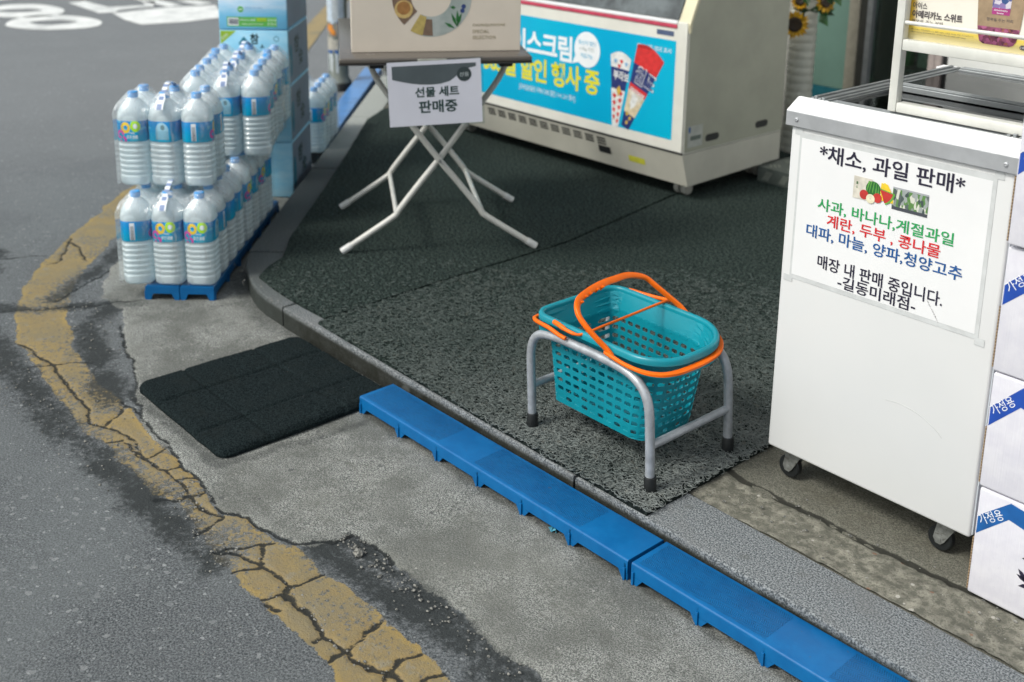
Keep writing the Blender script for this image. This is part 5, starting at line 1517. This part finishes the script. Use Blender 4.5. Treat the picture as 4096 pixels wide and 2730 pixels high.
# printed label
k = Mat('bottle_label'); x_, y_, z_ = k.xyz('obj'); z_ = (z_ - .152) * .80 + .172
ang = y_.f('ARCTAN2', x_)
s_ = ang * .052
def disc(cx, cz): return (((s_ - cx) * (s_ - cx)) + ((z_ - cz) * (z_ - cz))).f('SQRT')
n = k.noise(40, 3, .6, k.coord('obj'))
cc = k.mix(z_.step(.172, .225), (.0, .42, .70), (.005, .24, .60))
cc = k.mix(k.noise(55, 1, .5, k.coord('obj')).step(.60, .63) * s_.f('ABSOLUTE').lt(.05) * .8, cc, (.10, .52, .72))
def ringm(cx, cz, r0, r1): d_ = disc(cx, cz); return d_.gt(r0) * d_.lt(r1)
logo = [((-.014, .2080), .0065, .0150, (.85, .58, .05)), ((.0175, .2120), .0070, .0155, (.42, .76, .03))]
for (c_, r0, r1, colr) in logo: cc = k.mix(ringm(c_[0], c_[1], r0, r1), cc, colr)
cc = k.mix(disc(.0175, .2120).lt(.0065), cc, (.75, .80, .80))
sm = ringm(-.031, .190, .0055, .0120) * (1 - (s_ - (-.031)).gt(.002) * z_.lt(.189))
sm2 = ringm(-.023, .1745, .0045, .0110) * (1 - (s_ - (-.023)).lt(-.001) * z_.gt(.1745))
cc = k.mix(sm, cc, (.78, .08, .42)); cc = k.mix(sm2, cc, (.78, .08, .42))
info = (s_ - .088).f('ABSOLUTE').lt(.021) * (z_ - .192).f('ABSOLUTE').lt(.015)
info = info.f('MAXIMUM', disc(.088, .202).lt(.021) * z_.gt(.195))
cc = k.mix(info * .75, cc, (.42, .66, .74)); cc = k.mix(info * z_.lt(.2) * (z_ * 520).f('FRACT').gt(.55) * .5, cc, (.05, .22, .38)); cc = k.mix(disc(.091, .210).lt(.007) * .8, cc, (.10, .16, .16))
bar = (s_ + .092).f('ABSOLUTE').lt(.0075) * (z_ - .198).f('ABSOLUTE').lt(.0235)
cc = k.mix(bar, cc, (.74, .77, .80)); cc = k.mix(bar * (s_ + .092).f('ABSOLUTE').lt(.005) * z_.lt(.212) * (z_ * 330).f('FRACT').gt(.5), cc, (.05, .06, .10))
cc = k.mix((s_ + .055).f('ABSOLUTE').lt(.024) * (z_ * 170).f('FRACT').gt(.6) * z_.lt(.213) * z_.gt(.178) * .35, cc, (.0, .07, .20))
k.set(Base_Color=cc, Roughness=.25, Specular_IOR_Level=.5)
M_label = k.m
M_label_w = plain('label_white_print', (.78, .84, .86), .4, var=.01)
def sqc(a, r, e=3.6):
    c_, s_ = math.cos(a), math.sin(a)
    q = (abs(c_) ** e + abs(s_) ** e) ** (-1 / e)
    return r * q
def bottle_mesh():
    n = 28; prof = [(.030, 0, 4), (.043, .0015, 4), (.0495, .008, 3.4), (.0508, .018, 3.4)]
    for i in range(7):
        z0 = .026 + i * .0178; prof += [(.0512, z0, 3.4), (.0514, z0 + .005, 3.4), (.0484, z0 + .0095, 3.4), (.0484, z0 + .012, 3.4)]
    prof += [(.0504, .153, 3.4), (.0504, .216, 3.4), (.0514, .222, 3.2), (.0512, .233, 3.0), (.0478, .248, 2.7), (.0395, .264, 2.3), (.0262, .279, 2.1), (.0165, .287, 2), (.0145, .292, 2), (.0145, .296, 2)]
    R = []
    for r, z, e in prof:
        R.append([(sqc(2 * PI * q / n, r, e) * math.cos(2 * PI * q / n), sqc(2 * PI * q / n, r, e) * math.sin(2 * PI * q / n), z) for q in range(n)])
    return MB().rings(R)
def label_mesh():
    n = 56; R = []
    for z in (.1505, .1515, .2185, .2195):
        r = .0511 if .151 < z < .219 else .0506
        R.append([(sqc(2 * PI * q / n, r, 3.4) * math.cos(2 * PI * q / n), sqc(2 * PI * q / n, r, 3.4) * math.sin(2 * PI * q / n), z) for q in range(n)])
    mb = MB().rings(R, cap=False)
    for s_, x0, z0, h, w in (('맑은샘물', -.012, .160, .0125, .036), ('Water', -.004, .1765, .0070, .020)):
        t = MB(); text(t, s_, (x0, 0, z0), (1, 0, 0), (0, 0, 1), w, h, .02)
        vv = []
        for (x, y, z) in t.v:
            a = x / .052; r = sqc(a, .0513, 3.4); vv.append((r * math.cos(a), r * math.sin(a), z))
        mb.add(vv, t.f, 1)
    return mb
b_me = build('tmp', bottle_mesh(), M_pet, smooth=35); l_me = build('tmp', label_mesh(), [M_label, M_label_w], smooth=35)
c_me = build('tmp', MB().lathe([(.0155, .289), (.0165, .2895), (.0165, .3055), (.0150, .3085), (.010, BH)], n=18), M_cap, smooth=35)
ME_b, ME_l, ME_c = b_me.data, l_me.data, c_me.data
ME_b.name, ME_l.name, ME_c.name = 'bottle', 'label', 'cap'
for o in (b_me, l_me, c_me): bpy.data.objects.remove(o)
# shrink film: drapes over the caps of a 3 x 2 pack
PX, PY = .1045, .1045
def film_mesh(seed):
    r_ = random.Random(seed); nx, ny = 42, 30
    hx, hy = PX * 1.5 + .001, PY + .001
    caps = [(-PX, -PY / 2), (0, -PY / 2), (PX, -PY / 2), (-PX, PY / 2), (0, PY / 2), (PX, PY / 2)]
    mb = MB(); o0 = r_.random() * 50
    def top(x, y):
        h = .247
        for (cx, cy) in caps:
            d = math.hypot(x - cx, y - cy)
            h = max(h, BH + .0015 - max(0, d - .014) * 1.05 + .006 * max(0, d - .02) )
        # film spans between caps
        e = max(abs(x) / hx, abs(y) / hy)
        span = .292 - .012 * (1 - math.cos(2 * PI * x / PX)) * .5 - .06 * max(0, e - .62)
        h = max(h, span if e < .95 else h)
        w = mnoise.noise(Vector((x * 45 + o0, y * 45, 2))) * .004 + mnoise.noise(Vector((x * 120, y * 30 + o0, 7))) * .002
        return h + w
    V_, rows = [], []
    for i in range(nx + 1):
        for j in range(ny + 1):
            x, y = -hx + 2 * hx * i / nx, -hy + 2 * hy * j / ny
            V_.append((x, y, top(x, y)))
    mb.v = V_
    for i in range(nx):
        for j in range(ny): mb.f.append((i * (ny + 1) + j, (i + 1) * (ny + 1) + j, (i + 1) * (ny + 1) + j + 1, i * (ny + 1) + j + 1)); mb.mi.append(0)
    ring = [i * (ny + 1) for i in range(nx + 1)] + [nx * (ny + 1) + j for j in range(1, ny + 1)] + [i * (ny + 1) + ny for i in range(nx - 1, -1, -1)] + [j for j in range(ny - 1, 0, -1)]
    prev = ring
    for zz in (.225, .19, .15, .10, .05, .004):
        cur = []
        for q in ring:
            x, y, _ = V_[q]
            g = 1.0 + .0025 * mnoise.noise(Vector((x * 60, y * 60, zz * 30 + o0)))
            ang = math.atan2(y, x)
            bul = .004 * abs(math.sin(PI * (x / PX + .5))) if abs(abs(y) - hy) < 1e-6 else .004 * abs(math.sin(PI * (y / PY)))
            sx_ = 1 - (bul / hx if abs(abs(x) - hx) < 1e-6 else 0); sy_ = 1 - (bul / hy if abs(abs(y) - hy) < 1e-6 else 0)
            cur.append(len(mb.v)); mb.v.append((x * sx_ * g, y * sy_ * g, zz))
        n = len(ring)
        for q in range(n): mb.f.append((prev[q], cur[q], cur[(q + 1) % n], prev[(q + 1) % n])); mb.mi.append(0)
        prev = cur
    return mb
k = Mat('shrink_film'); nt = k.nt
tb_ = nt.nodes.new('ShaderNodeBsdfTransparent'); gl = nt.nodes.new('ShaderNodeBsdfGlossy'); gl.inputs['Roughness'].default_value = .09; gl.inputs[0].default_value = (1, 1, 1, 1)
tb_.inputs[0].default_value = (1, 1, 1, 1)
df = nt.nodes.new('ShaderNodeBsdfDiffuse'); df.inputs[0].default_value = (.92, .95, .98, 1)
lw = nt.nodes.new('ShaderNodeLayerWeight'); lw.inputs[0].default_value = .35
wr = k.noise(18, 6, .75, k.coord('obj', (3, 3, .6))).step(.52, .72)
bp = nt.nodes.new('ShaderNodeBump'); bp.inputs['Strength'].default_value = .8; bp.inputs['Distance'].default_value = .004
nt.links.new(k.noise(30, 4, .7, k.coord('obj', (2, 2, .5))).v, bp.inputs['Height']); nt.links.new(bp.outputs[0], gl.inputs['Normal']); nt.links.new(bp.outputs[0], lw.inputs['Normal'])
fac = (S(nt, lw.outputs['Fresnel']) * .30 + .03 + wr * .18).sat()
m1 = nt.nodes.new('ShaderNodeMixShader'); m2 = nt.nodes.new('ShaderNodeMixShader')
nt.links.new(fac.v, m1.inputs[0]); nt.links.new(tb_.outputs[0], m1.inputs[1]); nt.links.new(gl.outputs[0], m1.inputs[2])
zz = k.xyz('obj')[2]
nt.links.new((wr * (zz.step(.235, .265) * .50 + .16) + .02 + zz.step(.25, .28) * .12).v, m2.inputs[0]); nt.links.new(m1.outputs[0], m2.inputs[1]); nt.links.new(df.outputs[0], m2.inputs[2])
nt.links.new(m2.outputs[0], k.out.inputs[0])
M_film = k.m
films = []
for s_ in (1, 2):
    o = build('tmp', film_mesh(s_), M_film, smooth=60); films.append(o.data); o.data.name = 'film'; bpy.data.objects.remove(o)
k = Mat('carry_tape'); x_, y_, z_ = k.xyz('obj')
st_ = ((y_ * 38).f('FRACT').gt(.5) * (x_.f('ABSOLUTE').lt(.008)))
k.set(Base_Color=k.mix(st_ * .8, (.80, .82, .86), (.06, .14, .36)), Roughness=.3); M_tape = k.m
hp_ = catmull([(0, -.118, .262), (0, -.105, .278), (0, -.075, .300), (0, -.03, .326), (0, .0, .332), (0, .03, .324), (0, .075, .302), (0, .105, .280), (0, .118, .262)], 5)
o = build('tmp', MB().sweep([tuple(q) for q in hp_], [.026] * 10 + [.016] * (len(hp_) - 20) + [.026] * 10, .0012, (0, 0, 1), .1), M_tape, smooth=50); ME_t = o.data; ME_t.name = 'carry_strap'; bpy.data.objects.remove(o)
PACKG = 'six-bottle water packs stacked along the kerb'
RU = math.atan2(V.y, V.x)
FACE = [-PI / 2]
def pack(u, v, z, label, rz=0, seed=0, strap=True, facing=None, sy=1.0):
    r_ = random.Random(seed)
    t = thing('water_pack', LP(u, v, z), label, 'water pack', PACKG, RU + rz)
    i = 0
    for row in (0, 1):
        for cx in (-1, 0, 1):
            b = bpy.data.objects.new('bottle', ME_b); col.objects.link(b); b.parent = t
            b.location = (cx * PX + r_.uniform(-.001, .001), (row - .5) * PY, 0)
            b.rotation_euler = (0, 0, [0, PI / 2, PI, -PI / 2][r_.randrange(4)] if facing is None or i >= 3 else facing[i])
            for me, nm in ((ME_l, 'label'), (ME_c, 'cap')):
                c = bpy.data.objects.new(nm, me); col.objects.link(c); c.parent = b
            i += 1
    f = bpy.data.objects.new('shrink_film', films[seed % 2]); col.objects.link(f); f.parent = t; f.rotation_euler = (0, 0, PI * (seed // 2 % 2))
    if strap:
        h = bpy.data.objects.new('carry_strap', ME_t); col.objects.link(h); h.parent = t
    return t
LF = -PI / 2      # label logo towards the camera side (local -y)
zb, zt = -.0185, .2915
info_, bar_ = LF - .088 / .052, LF + .092 / .052
pack(.105, -.155, zb, 'water pack at the front of the lower layer, on the blue planks', seed=1, facing=(bar_, LF, LF))
pack(.322, -.155, zb, 'lower water pack second from the front, along the rounded kerb', seed=2)
pack(.540, -.150, zb, 'lower water pack third from the front beside the kerb', seed=3)
pack(.757, -.150, zb, 'lower water pack hard against the blue cartons', seed=4)
pack(.205, -.176, zt, 'topmost front water pack nearest the road with a white carry strap', seed=5, facing=(LF, info_, bar_))
pack(.585, -.085, zt, 'upper water pack in the middle of the row, right of the gap', rz=math.radians(7), seed=6, facing=(LF, info_, bar_))
pack(.815, -.105, zt, 'upper water pack behind the middle one, in front of the cartons', rz=math.radians(3), seed=7)
pack(1.035, -.130, zt, 'upper water pack leaning on the front of the cartons', rz=math.radians(-2), seed=8)
pack(1.80, -.105, zb, 'lone water pack behind the carton stack, nearer the carton stack', rz=0, seed=9)
pack(2.02, -.105, zb, 'lone water pack behind the carton stack, nearer the pole', rz=0, seed=10, strap=True)

# ================================================================== BLUE CARTONS
k = Mat('sky_carton_print'); x_, y_, z_ = k.xyz('obj')
n = k.noise(7, 4, .6, k.coord('obj', (1, 1, 4)))
cc = k.mix((z_ * 5 + n * .8).step(.55, 1.35), (.16, .48, .72), (.70, .74, .82))
k.set(Base_Color=cc, Roughness=.45); M_sky = k.m
k = Mat('light_blue_carton_print'); k.set(Base_Color=k.mix(k.noise(9, 4, .6, k.coord('obj', (1, 1, 3))).step(.35, .7), (.26, .58, .78), (.38, .66, .82)), Roughness=.45); M_sky2 = k.m
M_cside = plain('grey_blue_carton_side', (.20, .235, .30), .55, var=.06, scale=10)
M_cedge = plain('blue_carton_edge', (.03, .26, .42), .5)
M_tealp = plain('teal_print', (.0, .16, .24), .5); M_calli = plain('calligraphy_print', (.012, .045, .05), .5); M_lime = plain('lime_print', (.33, .52, .03), .5); M_gr2 = plain('label_green_print', (.10, .42, .06), .5)
CG = 'pale blue cartons stacked by the kerb'
def carton(z0, z1, label, w=.282, dep=.41, dv=0, du=0, kind='plain', rz=0):
    t = thing('carton', LP(1.165 + du, -.268 + dv, z0), label, 'carton', CG, RU + rz)
    H = z1 - z0 - .003
    mb = MB().box(0, w, 0, dep, 0, H, .004)
    build('box', mb, M_sky if z1 - z0 < .2 else M_sky2, t, smooth=40)
    fx = lambda y, z: (w + .0004, y, z); fx2 = lambda y, z: (w + .0008, y, z)
    build('side_print', flat(MB(), [(.012, .006), (dep - .006, .006), (dep - .006, H - .006), (.012, H - .006)], fx), M_cside, t, smooth=0)
    if H > .2:
        mb = MB(); flat(mb, [(.05 + .028 * math.cos(a), H * .42 + .07 * math.sin(a)) for a in [2 * PI * q / 18 for q in range(18)]], fx2)
        build('side_blot', mb, M_tealp, t, smooth=0)
        mb = MB(); text(mb, '참', (w + .0009, .12, H * .50), (0, 1, 0), FZ, .10, .075, .03); text(mb, '숯', (w + .0009, .20, H * .22), (0, 1, 0), FZ, .09, .07, .03)
        build('lettering', mb, M_calli, t, smooth=0)
    return t, w, H
ff = lambda x, z: (x, -.0004, z); ff2 = lambda x, z: (x, -.0008, z)
carton(-.070, .172, 'lowest blue carton of the stack, on the road')
carton(.172, .415, 'second blue carton from the bottom of the stack')
t, w, H = carton(.415, .650, 'pale blue carton with lime corner and brush lettering behind the water packs')
mb = MB(); flat(mb, [(.004, H - .003), (.004, H - .060), (.070, H - .003)], ff, 0); flat(mb, [(.1005, H - .026), (.078, H - .055), (.086, H - .070), (.115, H - .070), (.122, H - .055)], ff, 1)
text(mb, '숯성분', (.012, -.0009, H - .042), Vector((.77, 0, .64)), Vector((-.64, 0, .77)), .034, .012, .0, mi=3)
text(mb, '참', (.126, -.0006, H - .058), FX, FZ, .036, .044, .05, mi=2); text(mb, 'ㅅ', (.166, -.0006, H - .074), FX, FZ, .018, .016, .05, mi=2)
annulus(mb, .235, H - .035, .009, .0115, ff, n=16, mi=1)
build('front_print', mb, [M_lime, M_tealp, M_calli, P_white], t, smooth=0)
t, w, H = carton(.650, .782, 'white and blue carton with a green bar-code label near the top of the stack')
mb = MB()
flat(mb, [(.034, .012), (.240, .012), (.240, .052), (.034, .052)], ff, 0)
flat(mb, [(.038, .016), (.082, .016), (.082, .048), (.038, .048)], ff2, 1)
for q in range(9): flat(mb, [(.043 + q * .0042, .021), (.0455 + q * .0042, .021), (.0455 + q * .0042, .043), (.043 + q * .0042, .043)], lambda x, z: (x, -.0012, z), 2)
flat(mb, [(.158, .034), (.198, .034), (.198, .049), (.158, .049)], ff2, 3)
for q in range(3):
    for r in (0, 1): annulus(mb, .206 + q * .0135, .0235 + r * .016, .003, .0045, ff2, n=10, mi=1)
text(mb, '500ml x 20병', (.087, -.0009, .036), FX, FZ, .064, .008, .01, mi=1); text(mb, 'www.saemmul.com', (.093, -.0009, .020), FX, FZ, .09, .007, .0, mi=1)
flat(mb, circ(.092, .083, .0125, 20), ff, 0); flat(mb, stadium(.092, .083, .014, .004), ff2, 1)
text(mb, '한가름 주식회사', (.111, -.0006, .083), FX, FZ, .072, .011, .0, mi=4); text(mb, 'haangareum spring water', (.111, -.0006, .074), FX, FZ, .088, .004, .0, mi=4)
build('front_print', mb, [M_gr2, P_white, M_ink, M_lime, cm('pale_blue_print', (.20, .40, .62))], t, smooth=0)
t, w, H = carton(.784, .92, 'topmost blue carton of the stack, cut by the top of the picture')
build('hand_hole', flat(MB(), stadium(.118, .014, .04, .014), ff), M_dark, t, smooth=0)

# ================================================================== POLE
po = thing('utility_pole', (-5.937, 3.819, -.08), 'grey utility pole wrapped in weathered notices beside the far kerb', 'pole')
k = Mat('weathered_pole'); n = k.noise(6, 6, .7, k.coord('obj', (4, 4, 1)))
k.set(Base_Color=k.mix(n.step(.35, .65), (.07, .10, .095), (.20, .215, .19)), Roughness=.7)
build('shaft', MB().lathe([(.078, 0), (.078, .055), (.062, .08), (.060, .2), (.057, 5.5)], n=28), k.m, po, smooth=40)
build('base_band', MB().lathe([(.0785, .0), (.0795, .0), (.0795, .05), (.078, .052)], n=28), M_dark, po, smooth=40)
def wrap(z0, z1, a0, a1, mt, nm, r=.0605, jag=.01):
    mb = MB(); n = 14; P = []
    for i in range(n + 1):
        a = math.radians(a0 + (a1 - a0) * i / n); rr_ = r + .0015 * math.sin(i * 1.3)
        P += [(rr_ * math.cos(a), rr_ * math.sin(a), z0 + random.uniform(-jag, jag)), (rr_ * math.cos(a), rr_ * math.sin(a), z1 + random.uniform(-jag, jag))]
    mb.add(P, [(2 * i, 2 * i + 2, 2 * i + 3, 2 * i + 1) for i in range(n)])
    build(nm, mb, mt, po, smooth=50)
ca = math.degrees(math.atan2(-3.819, 5.937))      # towards the camera
Wp = cm('poster_grey_white', (.48, .52, .54)); Wp2 = cm('poster_beige', (.40, .38, .33))
wrap(.12, .235, ca - 95, ca + 18, Wp, 'poster'); wrap(.245, .33, ca - 95, ca + 25, Wp2, 'poster', .0612); wrap(.34, .43, ca - 95, ca + 30, cm('poster_tan', (.28, .24, .20)), 'poster')
wrap(.425, .78, ca - 95, ca + 40, cm('poster_pale_blue', (.50, .58, .66)), 'poster', .0615)
wrap(.44, .60, ca - 30, ca + 10, Wp, 'poster', .0622)
wrap(.372, .415, ca - 70, ca - 30, plain('orange_sticker', (.72, .26, .03), .5), 'sticker', .0625); wrap(.352, .380, ca - 50, ca - 15, bpy.data.materials['orange_sticker'], 'sticker', .063)
wrap(.418, .432, ca - 5, ca + 22, M_blueink, 'sticker', .0625); wrap(.24, .252, ca - 95, ca + 30, M_blueink, 'sticker', .0628)
# ================================================================== SHOP FRONT
FY = 4.9
M_wall = plain('facade_render', (.34, .33, .31), .8, var=.06, scale=4, bump=.002, bscale=60)
bl = thing('shop_building', (-1, 6, 0), 'shop building behind the freezers with a glass door and aluminium mullions', 'building')
def fbox(nm, xa, xb, ya, yb, za, zb, mt, bev=0): return build(nm, MB().box(xa, xb, ya, yb, za, zb, bev), mt, bl, True, 30 if bev else 0)
fbox('upper_wall', -4.9, 3.5, FY, 9.5, 2.45, 7.5, M_wall)
fbox('side_wall', -4.9, -3.36, FY, 9.5, -.01, 2.448, M_wall)
fbox('back_wall', -3.358, 3.5, 7.2, 9.5, -.01, 2.448, plain('dim_interior_wall', (.06, .09, .08), .7))
fbox('interior_floor', -3.358, 3.5, FY + .2, 7.198, -.003, .004, plain('interior_floor', (.10, .11, .10), .4))
M_gpan = plain('green_grey_panel', (.115, .20, .165), .45, var=.06, scale=3); M_tealb = plain('dark_teal_panel', (.008, .10, .13), .5)
fbox('green_panel', -3.357, -3.052, FY, FY + .03, .252, 2.446, M_gpan)
fbox('base_panel', -3.357, -3.052, FY - .004, FY + .03, -.003, .250, M_tealb)
fbox('door_jamb', -3.050, -2.992, FY - .03, FY + .05, -.003, 2.446, plain('beige_jamb', (.27, .25, .20), .5), .002)
fbox('door_post', -2.990, -2.954, FY - .02, FY + .05, -.003, 2.446, plain('dark_post', (.05, .05, .045), .4), .002)
fbox('mullion', -2.952, -2.924, FY - .03, FY + .05, -.003, 2.446, plain('silver_mullion', (.40, .41, .42), .35, metal=.5), .002)
fbox('door_glass', -2.922, -2.62, FY, FY + .008, .0, 2.446, M_glass)
M_pinkm = plain('pinkish_mullion', (.44, .37, .35), .45)
fbox('mullion', -2.618, -2.586, FY - .03, FY + .05, -.003, 2.446, M_pinkm, .002); fbox('mullion', -2.5845, -2.554, FY - .03, FY + .05, -.003, 2.446, M_pinkm, .002)
fbox('gasket', -2.553, -2.533, FY - .01, FY + .05, -.003, 2.446, M_dark)
M_wpan = plain('white_wall_panel', (.78, .78, .76), .45, var=.03, scale=4)
xx = -2.532
while xx < 1.4:
    fbox('wall_panel', xx, min(xx + .598, 1.4), FY - .01, FY + .05, -.003, 2.446, M_wpan, .002); xx += .60
# goods behind the door glass
for i, z in enumerate((.10, .34, .58, .82, 1.06)):
    fbox('display_shelf', -2.95, -2.3, 5.15, 5.50, z, z + .015, plain('shelf_grey', (.12, .15, .14), .5) if i == 0 else bpy.data.materials['shelf_grey'])
cols_ = [(.05, .30, .08), (.30, .42, .34), (.12, .20, .18), (.30, .05, .09), (.02, .20, .22), (.45, .50, .42), (.10, .35, .05)]
gm = [cm('goods_%s' % n_, c_) for n_, c_ in zip(('green', 'mint', 'slate', 'crimson', 'teal', 'pale', 'leaf'), cols_)]
rg = random.Random(5); gi = 0
for z in (.1155, .3555, .5955):
    for q in range(6):
        x = -2.93 + q * .10; h = rg.uniform(.08, .17)
        ci = rg.randrange(7)
        o = build('goods_bag', MB().box(-.034, .034, -.03, .03, 0, h, .012), gm[ci], smooth=40)
        o.location = (x, 5.20 + rg.uniform(0, .05), z)
        sh = {.1155: 'lowest', .3555: 'middle', .5955: 'upper'}[z]; pos = ('first', 'second', 'third', 'fourth', 'fifth', 'sixth')[q]
        tag(o, '%s packet, %s from the left on the %s shelf inside the shop door' % (('green', 'mint', 'slate', 'crimson', 'teal', 'pale', 'leaf green')[ci], pos, sh), 'packet', 'packets on the shelf inside the shop')
fbox('added_awning', -4.9, -2.45, 3.65, FY - .002, 2.62, 2.72, plain('added_shade_sheet', (.10, .22, .16), .6))  # out of view, added to darken the ice cream freezer area

# threshold step of chequer plate
sp = thing('metal_step', (-2.4, 4.2, 0), 'low chequer plate step in front of the shop door', 'step')
M_plate = plain('chequer_steel', (.20, .23, .21), .35, metal=.6, var=.08, scale=20)
build('step_box', MB().box(-2.853, -1.5, 3.949, 4.60, -.001, .074, .003), M_plate, sp, True, 20)
mb = MB()
for i in range(14):
    for j in range(5):
        x, y = -2.80 + i * .09, 4.0 + j * .11; a = .8 if (i + j) % 2 else -.8
        ca_, sa_ = math.cos(a), math.sin(a)
        for w_ in (-.018, 0, .018):
            cx, cy = x - sa_ * w_, y + ca_ * w_
            mb.add([(cx - .022 * ca_ - .004 * -sa_, cy - .022 * sa_ - .004 * ca_, .0742), (cx + .022 * ca_ - .004 * -sa_, cy + .022 * sa_ - .004 * ca_, .0742), (cx + .022 * ca_ + .004 * -sa_, cy + .022 * sa_ + .004 * ca_, .0752), (cx - .022 * ca_ + .004 * -sa_, cy - .022 * sa_ + .004 * ca_, .0752)], [(0, 1, 2, 3)])
for i in range(14):
    x = -2.80 + i * .085
    for w_ in (-.012, -.004, .004, .012):
        mb.add([(x - .014 + w_, 3.9482, .020), (x - .008 + w_, 3.9482, .016), (x + .014 + w_, 3.9482, .056), (x + .009 + w_, 3.9482, .060)], [(0, 1, 2, 3)])
build('tread_bars', mb, plain('bright_tread', (.42, .45, .40), .3, metal=.7), sp, True, 0, kind='stuff')

# ribbed white column with artificial sunflowers
rc_ = thing('ribbed_column', (-3.05, 4.5, 0), 'slim white ribbed column beside the ice cream freezer under the sunflowers', 'column')
prof = []
for i in range(64):
    z = i * .038; prof += [(.0590, z), (.0620, z + .010), (.0625, z + .026), (.0590, z + .0375)]
build('shaft', MB().lathe([(r, z) for r, z in prof], (-3.05, 4.5, .0), 28), plain('ribbed_ivory', (.50, .50, .44), .5, var=.05, scale=12), rc_, True, 25)
sf = thing('sunflower_bunch', (-3.0, 4.36, .7), 'bunch of artificial sunflowers hanging down beside the ribbed column', 'flowers')
M_pet_y = plain('sunflower_petal', (.72, .40, .01), .5, var=.15, scale=30); M_seed = plain('sunflower_seed', (.030, .016, .006), .7, var=.2, scale=90); M_leaf = plain('sunflower_leaf', (.02, .075, .015), .5, var=.25, scale=20)
tocam = (Vector((0, 0, 1.3838)) - Vector((-2.99, 4.35, .63))).normalized()
def flower(c, r, tilt):
    n = (tocam + Vector(tilt)).normalized(); a_ = n.orthogonal().normalized(); b_ = n.cross(a_); c = Vector(c)
    h = build('flower_head', MB().rings([[tuple(c + (a_ * math.cos(2 * PI * q / 16) + b_ * math.sin(2 * PI * q / 16)) * rr + n * zz) for q in range(16)] for rr, zz in ((r * .50, -.004), (r * .52, .004), (r * .40, .012), (r * .15, .009), (.001, .008))]), M_seed, sf, True, 50)
    for q in range(20):
        a = 2 * PI * q / 20 + random.uniform(-.06, .06); d = a_ * math.cos(a) + b_ * math.sin(a); e = d.cross(n); l = r * random.uniform(.92, 1.08)
        o = c + n * (.002 if q % 2 else -.003)
        pts = [o + d * r * .42 - e * r * .09, o + d * r * .72 - e * r * .15 + n * .006, o + d * l + n * random.uniform(-.004, .006), o + d * r * .72 + e * r * .15 + n * .006, o + d * r * .42 + e * r * .09, o + d * r * .72 + n * .001]
        build('petal', MB().add(pts, [(0, 1, 5), (1, 2, 5), (2, 3, 5), (3, 4, 5), (4, 0, 5)]), M_pet_y, h, True, 0)
flower((-2.992, 4.345, .634), .066, (0, 0, -.1)); flower((-2.985, 4.36, .735), .040, (.1, 0, .5)); flower((-2.865, 4.38, .745), .05, (.9, .2, .1)); flower((-2.93, 4.36, .83), .06, (.3, 0, .3))
for i in range(34):
    c = Vector((-2.93 + random.uniform(-.07, .10), 4.38 + random.uniform(-.03, .05), .76 + random.uniform(-.07, .16)))
    d = Vector((random.uniform(-.6, 1), random.uniform(-.5, .5), random.uniform(-1, .2))).normalized(); e = d.orthogonal().normalized(); l = random.uniform(.05, .09)
    pts = [c, c + d * l * .4 + e * l * .3, c + d * l, c + d * l * .4 - e * l * .3, c + d * l * .45 + d.cross(e) * .008]
    build('leaf', MB().add(pts, [(0, 1, 4), (1, 2, 4), (2, 3, 4), (3, 0, 4)]), M_leaf, sf, True, 0)
build('stem', MB().tube([(-2.99, 4.40, .66), (-2.97, 4.41, .80), (-2.96, 4.42, 1.0), (-3.0, 4.44, 1.15)], .006, 8), M_leaf, sf, True, 40)
